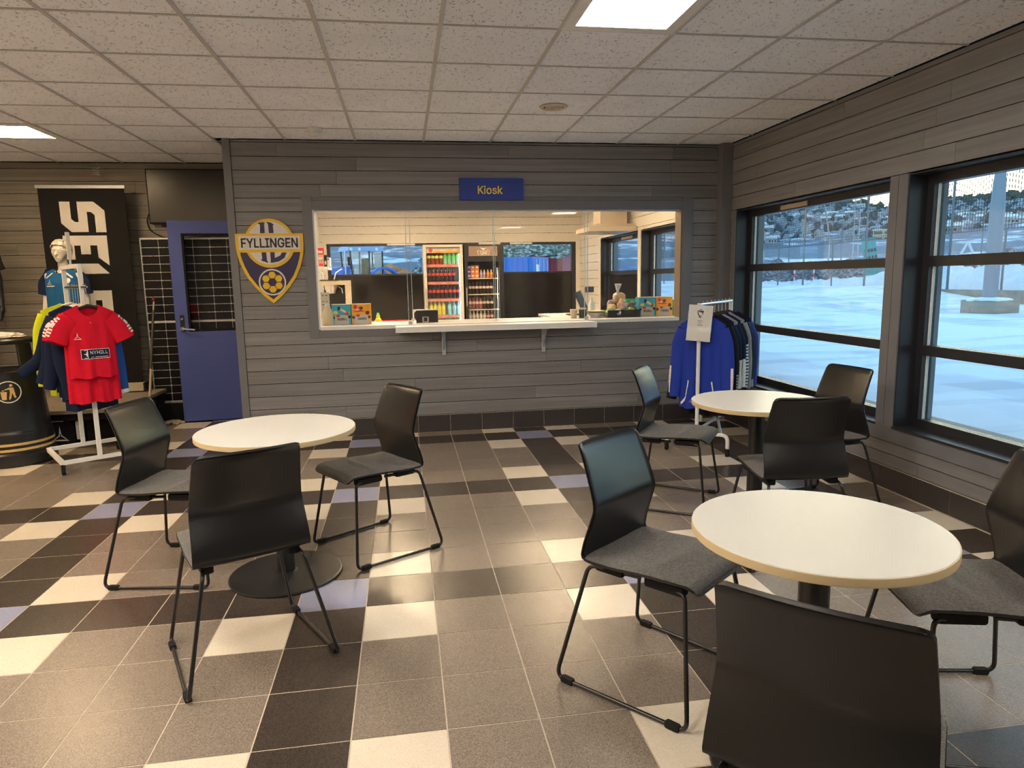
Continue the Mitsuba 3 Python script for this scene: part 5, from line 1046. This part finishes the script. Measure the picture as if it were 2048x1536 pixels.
for k in range(84):
    while True:
        az, r = RNG.uniform(27.5, 47), RNG.uniform(190, 430); x, y = polar(az, r)
        if not (30 < az < 41 and r < 330) and not (39.5 < az < 47 and r < 225) and all(math.hypot(x - p, y - q) > 9.5 for p, q in HS): break
    HS.append((x, y)); z = float(hz(np.array(r), np.array(math.radians(az)))); m = hp[k % 4]; tw = T().translate([x, y, z]).rotate([0, 0, 1], float(-az + RNG.uniform(-35, 35))).scale(float(RNG.uniform(.30, .48)))
    t = thing('house', 'small house with a snowy roof on the far hillside', 'house', 'houses on the far hillside'); part(t, 'walls', m[0], tw=tw); part(t, 'roof', m[1], tw=tw); part(t, 'windows', m[2], tw=tw)
def block(name, label, az0, az1, d, z0, z1, rows, wall, depth=12):
    t = thing(name, label, 'building'); x0, y0 = polar(az0, d); x1, y1 = polar(az1, d); w = math.hypot(x1 - x0, y1 - y0); a = math.degrees(math.atan2(y1 - y0, x1 - x0))
    A = lambda m, mt, nm: part(t, nm, move(m, x0, y0, 0, a), mt)
    A(bx(0, w, 0, depth, z0, z1), wall, 'walls'); A(cbox(-.2, w + .2, -.3, depth, z1, z1 + .35, .1), SNOWP, 'roof'); n = max(2, int(w / 2.6)); wn = w / n
    for k in range(rows):
        z = z0 + (z1 - z0) * (k + .35) / rows; h = (z1 - z0) / rows * .45
        for i in range(n): A(bx(i * wn + .3, (i + 1) * wn - .3, -.08, .02, z, z + h), col('far_window', (.10, .12, .14), .3), 'window')
APT = col('apartment_cream', (.62, .55, .40), .7, .2)
block('apartment_building', 'cream apartment block with rows of windows at the foot of the hill', 31.0, 33.5, 300, 0, 16.0, 9, APT)
block('apartment_building', 'cream apartment block partly hidden by the window post', 36.2, 39.0, 250, 0, 14.5, 8, APT)
block('sports_hall', 'low pale blue hall behind the snow bank', 29.6, 34.6, 95, 0, 2.9, 1, col('hall_blue', (.34, .42, .50), .7, .2), 8)
block('terraced_houses', 'long grey row of houses on the slope at the right', 40.0, 46.5, 200, 0, 6.0, 2, HW[2], 9)
# fence on a low wall
PO = col('fence_post', (.16, .17, .18), .5, .4); NET = col('net_cord', (.055, .06, .065), .8, .2)
rw = thing('retaining_wall', 'low concrete wall carrying the fence', 'wall'); CONC = m_('concrete', tex(lambda p, n, uv: mi.Color3f(.30, .27, .23) * (.7 + .6 * mikit.fbm(p.x * 3.0 + p.y * 3.0, p.z * 6.0, 1.0))), .85, .2)
put(rw, cbox(24.75, 25.25, -6, 70, -.2, .60, .03), CONC); used.add(rw)
fn_ = thing('ball_fence', 'tall ball stop fence of posts and netting across the yard', 'fence'); fz = .605
for k in range(-8, 16):
    y = 23.2 + 2.93 * k; tall = k % 2 != 0; part(fn_, 'post', tube([[25, y, fz], [25, y, 5.68 if tall else 3.17]], .055 if tall else .045, 10), PO, True)
ya, yz = 23.2 - 2.93 * 8, 23.2 + 2.93 * 15; ms = []
def cord(p, q, w=.0075): 
    p, q = np.array(p, float), np.array(q, float); d = np.abs(q - p); m = (p + q) / 2; h = np.maximum(d / 2, w); return bx(m[0] - w, m[0] + w, m[1] - h[1], m[1] + h[1], m[2] - h[2], m[2] + h[2])
for y in np.arange(ya, yz, .145): ms.append(cord([25, y, 3.1], [25, y, 5.55 + .08 * math.cos((y - 26.13) / 5.86 * 2 * math.pi)]))
for z in np.arange(3.15, 5.6, .145): ms.append(cord([25, ya, z], [25, yz, z]))
ms.append(cord([25, ya, 5.6], [25, yz, 5.6], .012)); part(fn_, 'ball_net', cat(ms), NET, kind='stuff')
part(fn_, 'top_wire', cord([25, ya, 3.12], [25, yz, 3.12], .014), PO); ms = []
for sgn in (-1, 1):
    for y in np.arange(ya, yz, .16):
        p, q = np.array([25.0, y, fz]), np.array([25.0, y + sgn * 2.5, 3.12]); d = (q - p) / np.linalg.norm(q - p); n_ = np.cross(d, [1, 0, 0]) * .0035; o = np.array([.0035, 0, 0])
        v = np.array([p + n_, p - n_, q - n_, q + n_, p + o, p - o, q - o, q + o]); ms.append(trimesh.Trimesh(v, [[0, 1, 2], [0, 2, 3], [4, 5, 6], [4, 6, 7]], process=False))
part(fn_, 'chain_link', cat(ms), STEEL, kind='stuff')
for n, (az, r, h, rr_) in enumerate(((30.6, 75, 4.8, .05), (34.2, 80, 6.5, .06), (38.8, 70, 5.6, .05), (42.85, 68, 6.0, .05))):
    x, y = polar(az, r); t = thing('net_post', f'thin far fence post beyond the snow bank, {ORD[n]} from the left', 'post'); put(t, tube([[x, y, .5], [x, y, h]], rr_, 8), PO, True)
# snow bank
yy = np.linspace(12, 62, 240); xx = np.linspace(25.4, 31, 30); BX, BY = np.meshgrid(xx, yy); amp = np.interp(BY, [12, 22, 24, 25.7, 28, 31, 35, 39, 46, 62], [.75, .78, .66, 1.0, .76, .95, .55, .28, .14, .1])
pb = np.stack([BX, BY, 0 * BX], -1); prof_ = np.sin(np.clip((BX - 25.4) / 5.6, 0, 1) * math.pi) ** .6; bz = .50 + prof_ * amp * (.75 + .5 * meshkit.fbm(pb * .5, 3, 12)) + prof_ * .42 * np.abs(meshkit.fbm(pb * 1.7, 3, 5) - .5) * 2 + prof_ * .10 * meshkit.noise(pb * 4.5, 6)
t = thing('snow_bank', 'long heap of cleared snow behind the fence', 'snow bank'); put(t, trimesh.Trimesh(np.c_[BX.ravel(), BY.ravel(), bz.ravel()], grid_faces(len(yy), len(xx)), process=False), SNOWP, True)
# floodlight mast
lx, ly = polar(43.55, 28.2); t = thing('floodlight_mast', 'thick steel floodlight mast standing on a concrete block', 'mast'); MG = col('mast_grey', (.22, .26, .31), .5, .3)
part(t, 'pole', move(lathe([(0, .45), (.22, .45), (.215, 3.6), (.20, 3.7), (.185, 4.3), (.165, 4.45), (.15, 9), (0, 9)], 28), lx, ly, 0), MG, 35); part(t, 'flange', move(lathe([(0, .44), (.34, .44), (.34, .48), (0, .48)], 24), lx, ly, 0), MG)
part(t, 'foundation', move(cbox(-.62, .62, -.62, .62, -.1, .44, .02), lx, ly, 0, -20), CONC); m = trimesh.creation.icosphere(3, 1.0); v = m.vertices * [.66, .66, .10]; v *= (.85 + .3 * meshkit.fbm(m.vertices * 3, 3, 9))[:, None]; m.vertices = v; part(t, 'snow_cap', move(m, lx, ly, .45), SNOWP, True)
# play pyramid, teal tower, masts, hedge, posts
px_, py_ = polar(42.05, 52); t = thing('climbing_pyramid', 'white framed climbing pyramid beyond the fence', 'climbing frame'); apx = np.array([px_, py_, 3.2])
for k in range(4):
    a = math.radians(45 + 90 * k + 47); f = apx + [1.75 * math.cos(a), 1.75 * math.sin(a), -2.75]; part(t, 'leg', tube([apx, f], .07, 8), col('frame_pale', (.55, .65, .70)), True)
for u in (.35, .6, .85):
    c = [apx + (np.array([1.75 * math.cos(math.radians(45 + 90 * k + 47)), 1.75 * math.sin(math.radians(45 + 90 * k + 47)), -2.75])) * u for k in range(5)]; part(t, 'rope', tube(c, .02, 6), NET)
TE = col('teal_paint', (.03, .33, .33), .5); tx, ty = polar(36.55, 56); t = thing('climbing_tower', 'teal climbing tower beyond the fence', 'climbing tower')
part(t, 'panel', move(cbox(-.45, .45, -.3, .3, .3, 3.9, .05), tx, ty, 0, -36, 0, -9), TE); part(t, 'deck', move(cbox(-.7, .7, -.6, .6, 1.6, 1.72, .02), tx, ty, 0, -36), TE)
for k in range(8): part(t, 'hole', move(cbox(-.32 + .2 * (k % 4), -.20 + .2 * (k % 4), -.34, -.29, 2.9 - .5 * (k // 4), 3.12 - .5 * (k // 4), .01), tx, ty, 0, -36, 0, -9), MATTE)
bx_, by_ = polar(37.65, 54); t = thing('blue_column', 'tall blue column beside the teal tower', 'column'); put(t, move(cbox(-.28, .28, -.28, .28, .2, 3.6, .02), bx_, by_, 0, -36), col('column_blue', (.06, .20, .55)))
mx, my = polar(35.13, 62); t = thing('light_mast', 'lattice light mast with a lamp head beyond the fence', 'mast')
for q in (-.22, .22): part(t, 'rail', tube([[mx + q, my, .5], [mx + q, my, 8.6]], .04, 8), STEEL, True)
for k in range(14): part(t, 'rung', tube([[mx - .22, my, .9 + .55 * k], [mx + .22, my, .9 + .55 * k]], .025, 6), STEEL)
part(t, 'lamp_head', cbox(mx - .45, mx + .45, my - .3, my + .3, 6.55, 6.8, .08), STEEL)
sx_, sy_ = polar(33.35, 64); t = thing('street_lamp', 'curved street lamp leaning over the yard beyond the fence', 'street lamp'); part(t, 'pole', tube(fillet([[sx_, sy_, .5], [sx_ + .02, sy_, 4.2], [sx_ - .55, sy_, 7.05], [sx_ - 1.1, sy_, 6.95], [sx_ - 1.35, sy_, 6.7]], .3, 6), .06, 8), STEEL, True); part(t, 'head', move(cbox(-.35, .1, -.1, .1, -.06, .06, .03), sx_ - 1.3, sy_, 6.70, 0, 0, -20), STEEL)
qx, qy = polar(28.55, 66); t = thing('lattice_mast', 'pale lattice mast at the left edge of the far window', 'mast')
for k in range(3):
    a = math.radians(120 * k + 20); part(t, 'leg', tube([[qx + .75 * math.cos(a), qy + .75 * math.sin(a), .45], [qx + .12 * math.cos(a), qy + .12 * math.sin(a), 5.5]], .045, 8), STEEL, True)
for k in range(9):
    r = .72 - .065 * k; z = .8 + .45 * k; part(t, 'brace', tube([[qx + r * math.cos(math.radians(120 * j + 20)), qy + r * math.sin(math.radians(120 * j + 20)), z + .12 * (j % 2)] for j in range(4)], .022, 6), STEEL)
part(t, 'lamp', move(lathe([(0, 0), (.13, .05), (.15, .8), (0, .85)], 14), qx + .25, qy, 4.4), col('lamp_pink', (.62, .50, .48)), 40)
def bush(label, cat_, x, y, z, sx, sy, sz, rgb, seed, n=36, white=.3, name='bush'):
    t = thing(name, label, cat_); rg = np.random.default_rng(seed); ms = []
    k = f'mat_bush_{seed}'; c = np.array(rgb)
    def fn(p, nn, uv): return mikit.mix(tuple(rgb), (.72, .76, .78), white * mikit.smoothstep(.45, .65, mikit.fbm(p.x * 7.0, p.y * 7.0, p.z * 7.0 + seed)))
    m_(f'bush_{seed}', tex(fn), .95, .1)
    for q in range(n):
        d = rg.normal(size=3); d /= np.linalg.norm(d); d *= rg.random() ** .4; m = trimesh.creation.icosphere(2, 1.0); v = m.vertices * (.7 + .8 * meshkit.noise(m.vertices * 3.5 + q, seed))[:, None] * .30; m.vertices = (v + d * .8) * [sx, sy, sz] + [x, y, z + sz * .8]; ms.append(m)
    part(t, 'twigs', cat(ms), k)
    for a in (-.2, .15): part(t, 'stem', tube([[x + a * .4, y, z - .3], [x + a * sx, y, z + sz * .5]], [.09 * sz, .04 * sz], 7), col('bark', (.08, .06, .05), .9))
for n, (az, r, s) in enumerate(((28.2, 62, 1.1), (29.6, 60, 1.2), (31.0, 63, 1.1), (32.4, 60, 1.0), (34.9, 62, 1.2), (36.2, 66, 1.0), (39.5, 60, 1.2), (40.6, 62, 1.1), (41.4, 64, 1.2), (43.2, 60, 1.1), (44.3, 62, 1.3), (45.6, 60, 1.2))):
    x, y = polar(az, r); bush(f'bare purple brown bush behind the snow bank, {ORD[n] if n < 8 else ("ninth", "tenth", "eleventh", "twelfth")[n - 8]} from the left', 'bush', x, y, .5, 1.5, 1.3, 1.0 * s, (.15, .125, .155), 100 + n, 30, .45)
for n, az in enumerate((31.05, 32.4)):
    x, y = polar(az, 56); t = thing('marker_post', f'red and white marker post in the snow bank, {("left", "right")[n]} one', 'post')
    for k in range(4): part(t, 'band', tube([[x, y, .6 + .28 * k], [x, y, .88 + .28 * k]], .06, 10), OFFW if k % 2 else PLUM)
# behind the kiosk: tractor, bushes, container, red building
tr_ = thing('tractor', 'blue tractor parked outside the back window of the kiosk', 'tractor'); TX, TY = -1.55, 28.4; TB = col('tractor_blue', (.03, .15, .55), .35, .5)
def squeeze(m):
    m = m.copy(); m.vertices = m.vertices * [.80, .86, 1.0]; return m
A = lambda m, mt, nm, sm_=False: part(tr_, nm, move(m if 'wheel' in nm and nm != 'steering_wheel' else squeeze(m), TX, TY, 0, 22), mt, sm_)
def hullbox(pts): return trimesh.convex.convex_hull(np.array(pts, float))
A(hullbox([[x, y, z] for x, zt in ((-2.75, 1.75), (-2.55, 1.92), (-.72, 2.08)) for y in (-.36, .36) for z in (1.25, zt)]), TB, 'hood'); A(cbox(-2.80, -2.70, -.30, .30, 1.05, 1.7, .04), BLACK, 'grille')
A(cbox(-2.6, 1.3, -.30, .30, .75, 1.3, .05), MATTE, 'chassis'); A(hullbox([[x, y, z] for x, z in ((-.95, 2.72), (-.90, 2.88), (-.70, 2.95), (.75, 2.93), (.98, 2.82), (1.0, 2.70)) for y in (-.82, .82)]), col('tractor_roof', (.20, .36, .62), .4), 'roof')
for x0, x1 in ((-.72, -.82), (.18, .22), (.92, .95)):
    for y in (-.74, .74): A(tube([[x0, y, 1.35], [x1, y, 2.72]], .045, 8), BLACK, 'pillar')
A(cbox(.15, .32, -.35, .35, 1.5, 2.42, .05), MATTE, 'seat_back'); A(cbox(-.25, .3, -.35, .35, 1.45, 1.6, .05), MATTE, 'seat'); A(tube([[-.35, 0, 1.4], [-.50, 0, 2.0]], .03, 8), MATTE, 'steering_column')
a = np.linspace(0, 2 * np.pi, 25); A(tube(np.c_[-.50 - .06 * np.cos(a), .20 * np.sin(a), 2.02 + .19 * np.cos(a)], .016, 6, False), MATTE, 'steering_wheel')
for y in (-.74, .74):
    for nm, x, r, w in (('rear_wheel', .76, .82, .38), ('front_wheel', -1.60, .58, .30)):
        k = A(move(lathe([(r * .55, -w / 2), (r * .95, -w / 2), (r, -w * .35), (r, w * .35), (r * .95, w / 2), (r * .55, w / 2), (r * .55, -w / 2)], 36), x, y, r - .05, 0, 90), MATTE, nm, 35); part(k, 'rim', move(move(lathe([(0, -w * .3), (r * .56, -w * .4), (r * .56, w * .4), (0, w * .3)], 28), x, y, r - .05, 0, 90), TX, TY, 0, 22), OFFW, 35)
    th = np.radians(np.linspace(8, 150, 16)); V = np.array([[.95 + rr__ * math.cos(b), y + q, .87 + rr__ * math.sin(b)] for rr__ in (1.08, 1.16) for q in (-.27, .27) for b in th]); n = 16; F = []
    for i in range(n - 1):
        for p, q in ((0, 1), (3, 2), (2, 0), (1, 3)): F += [[p * n + i, p * n + i + 1, q * n + i + 1], [p * n + i, q * n + i + 1, q * n + i]]
    A(trimesh.Trimesh(V, np.array(F), process=False), TB, 'fender')
    v = np.array([[-.74, y, 1.5], [.92, y, 1.5], [.94, y, 2.7], [-.82, y, 2.7]]); A(trimesh.Trimesh(v, [[0, 1, 2], [0, 2, 3]], process=False), GLASS, 'cab_window')
A(tube([[-1.0, -.45, 1.7], [-1.0, -.45, 2.72]], .05, 10), STEEL, 'exhaust', True); A(cbox(-1.02, -.96, -1.08, -.86, 2.1, 2.45, .02), MATTE, 'mirror')
for x in (-.80, -.35, .6): A(cbox(x - .07, x + .07, -.86, -.80, 2.72, 2.84, .02), OFFW, 'work_light')
A(cbox(1.0, 1.04, -.60, .60, 1.5, 2.6, .01), OFFW, 'rear_plate')
bush('rust coloured bush behind the tractor', 'bush', -.15, 36, .1, 1.5, 1.3, 1.25, (.58, .27, .12), 201, 46, .12); bush('second rust coloured bush further right behind the tractor', 'bush', 1.2, 38, .1, 1.2, 1.2, .9, (.50, .26, .15), 202, 36, .25)
bush('dark frosted spruce like tree outside the back window', 'tree', 1.75, 40, .0, 1.1, 1.1, 1.5, (.10, .13, .12), 203, 46, .7, 'tree'); bush('frosted tree above the blue container', 'tree', 7.4, 40, 2.75, 2.2, 1.2, .62, (.13, .19, .15), 204, 60, .75, 'tree'); bush('frosted tree above the red building', 'tree', 9.9, 40.5, 2.8, 1.9, 1.2, .60, (.13, .19, .15), 205, 60, .7, 'tree')
kx, ky = polar(10.6, 33); CB = col('container_blue', (.025, .16, .52), .45); t = thing('shipping_container', 'blue shipping container outside the back window', 'container'); KA = -30
A2 = lambda m, mt, nm: part(t, nm, move(m, kx, ky, 0, KA), mt)
A2(bx(-5.9, 0, .03, 2.41, .05, 2.42), CB, 'body'); A2(cat(cbox(-6, 0.02, 0, 2.44, 2.38, 2.46, .01), cbox(-6, .02, 0, 2.44, 0, .1, .01), cbox(-.08, .02, 0, .1, 0, 2.46, .01), cbox(-.08, .02, 2.34, 2.44, 0, 2.46, .01)), CB, 'frame')
for k in range(20): A2(cbox(-5.85 + .29 * k, -5.70 + .29 * k, -.01, .04, .1, 2.38, .02), CB, 'corrugation')
for y in (.1, 1.24): A2(cbox(.0, .035, y, y + 1.10, .12, 2.36, .01), CB, 'door')
for y in (.4, .9, 1.55, 2.05): A2(tube([[.055, y, .12], [.055, y, 2.36]], .02, 8), STEEL, 'lock_bar')
A2(cbox(.036, .042, .45, .95, 1.5, 2.1, .002), OFFW, 'door_sheet')
rx, ry = polar(8.5, 47); t = thing('red_shed', 'dark red wooden shed behind the blue container', 'shed'); RS = col('shed_red', (.30, .035, .05), .7, .2)
A3 = lambda m, mt, nm: part(t, nm, move(m, rx, ry, 0, -11), mt)
A3(bx(0, 4.6, .03, 6, 0, 3.15), RS, 'walls'); A3(cbox(-.3, 4.9, -.4, 6.4, 3.15, 3.35, .05), SNOWP, 'roof'); A3(cbox(3.75, 4.62, -.02, .03, 0, 3.15, .01), col('shed_pink', (.50, .16, .18), .6), 'gate')
for k in range(24): A3(cbox(.01 + .155 * k, .145 + .155 * k, 0, .04, 0, 3.13, .006), RS, 'plank')
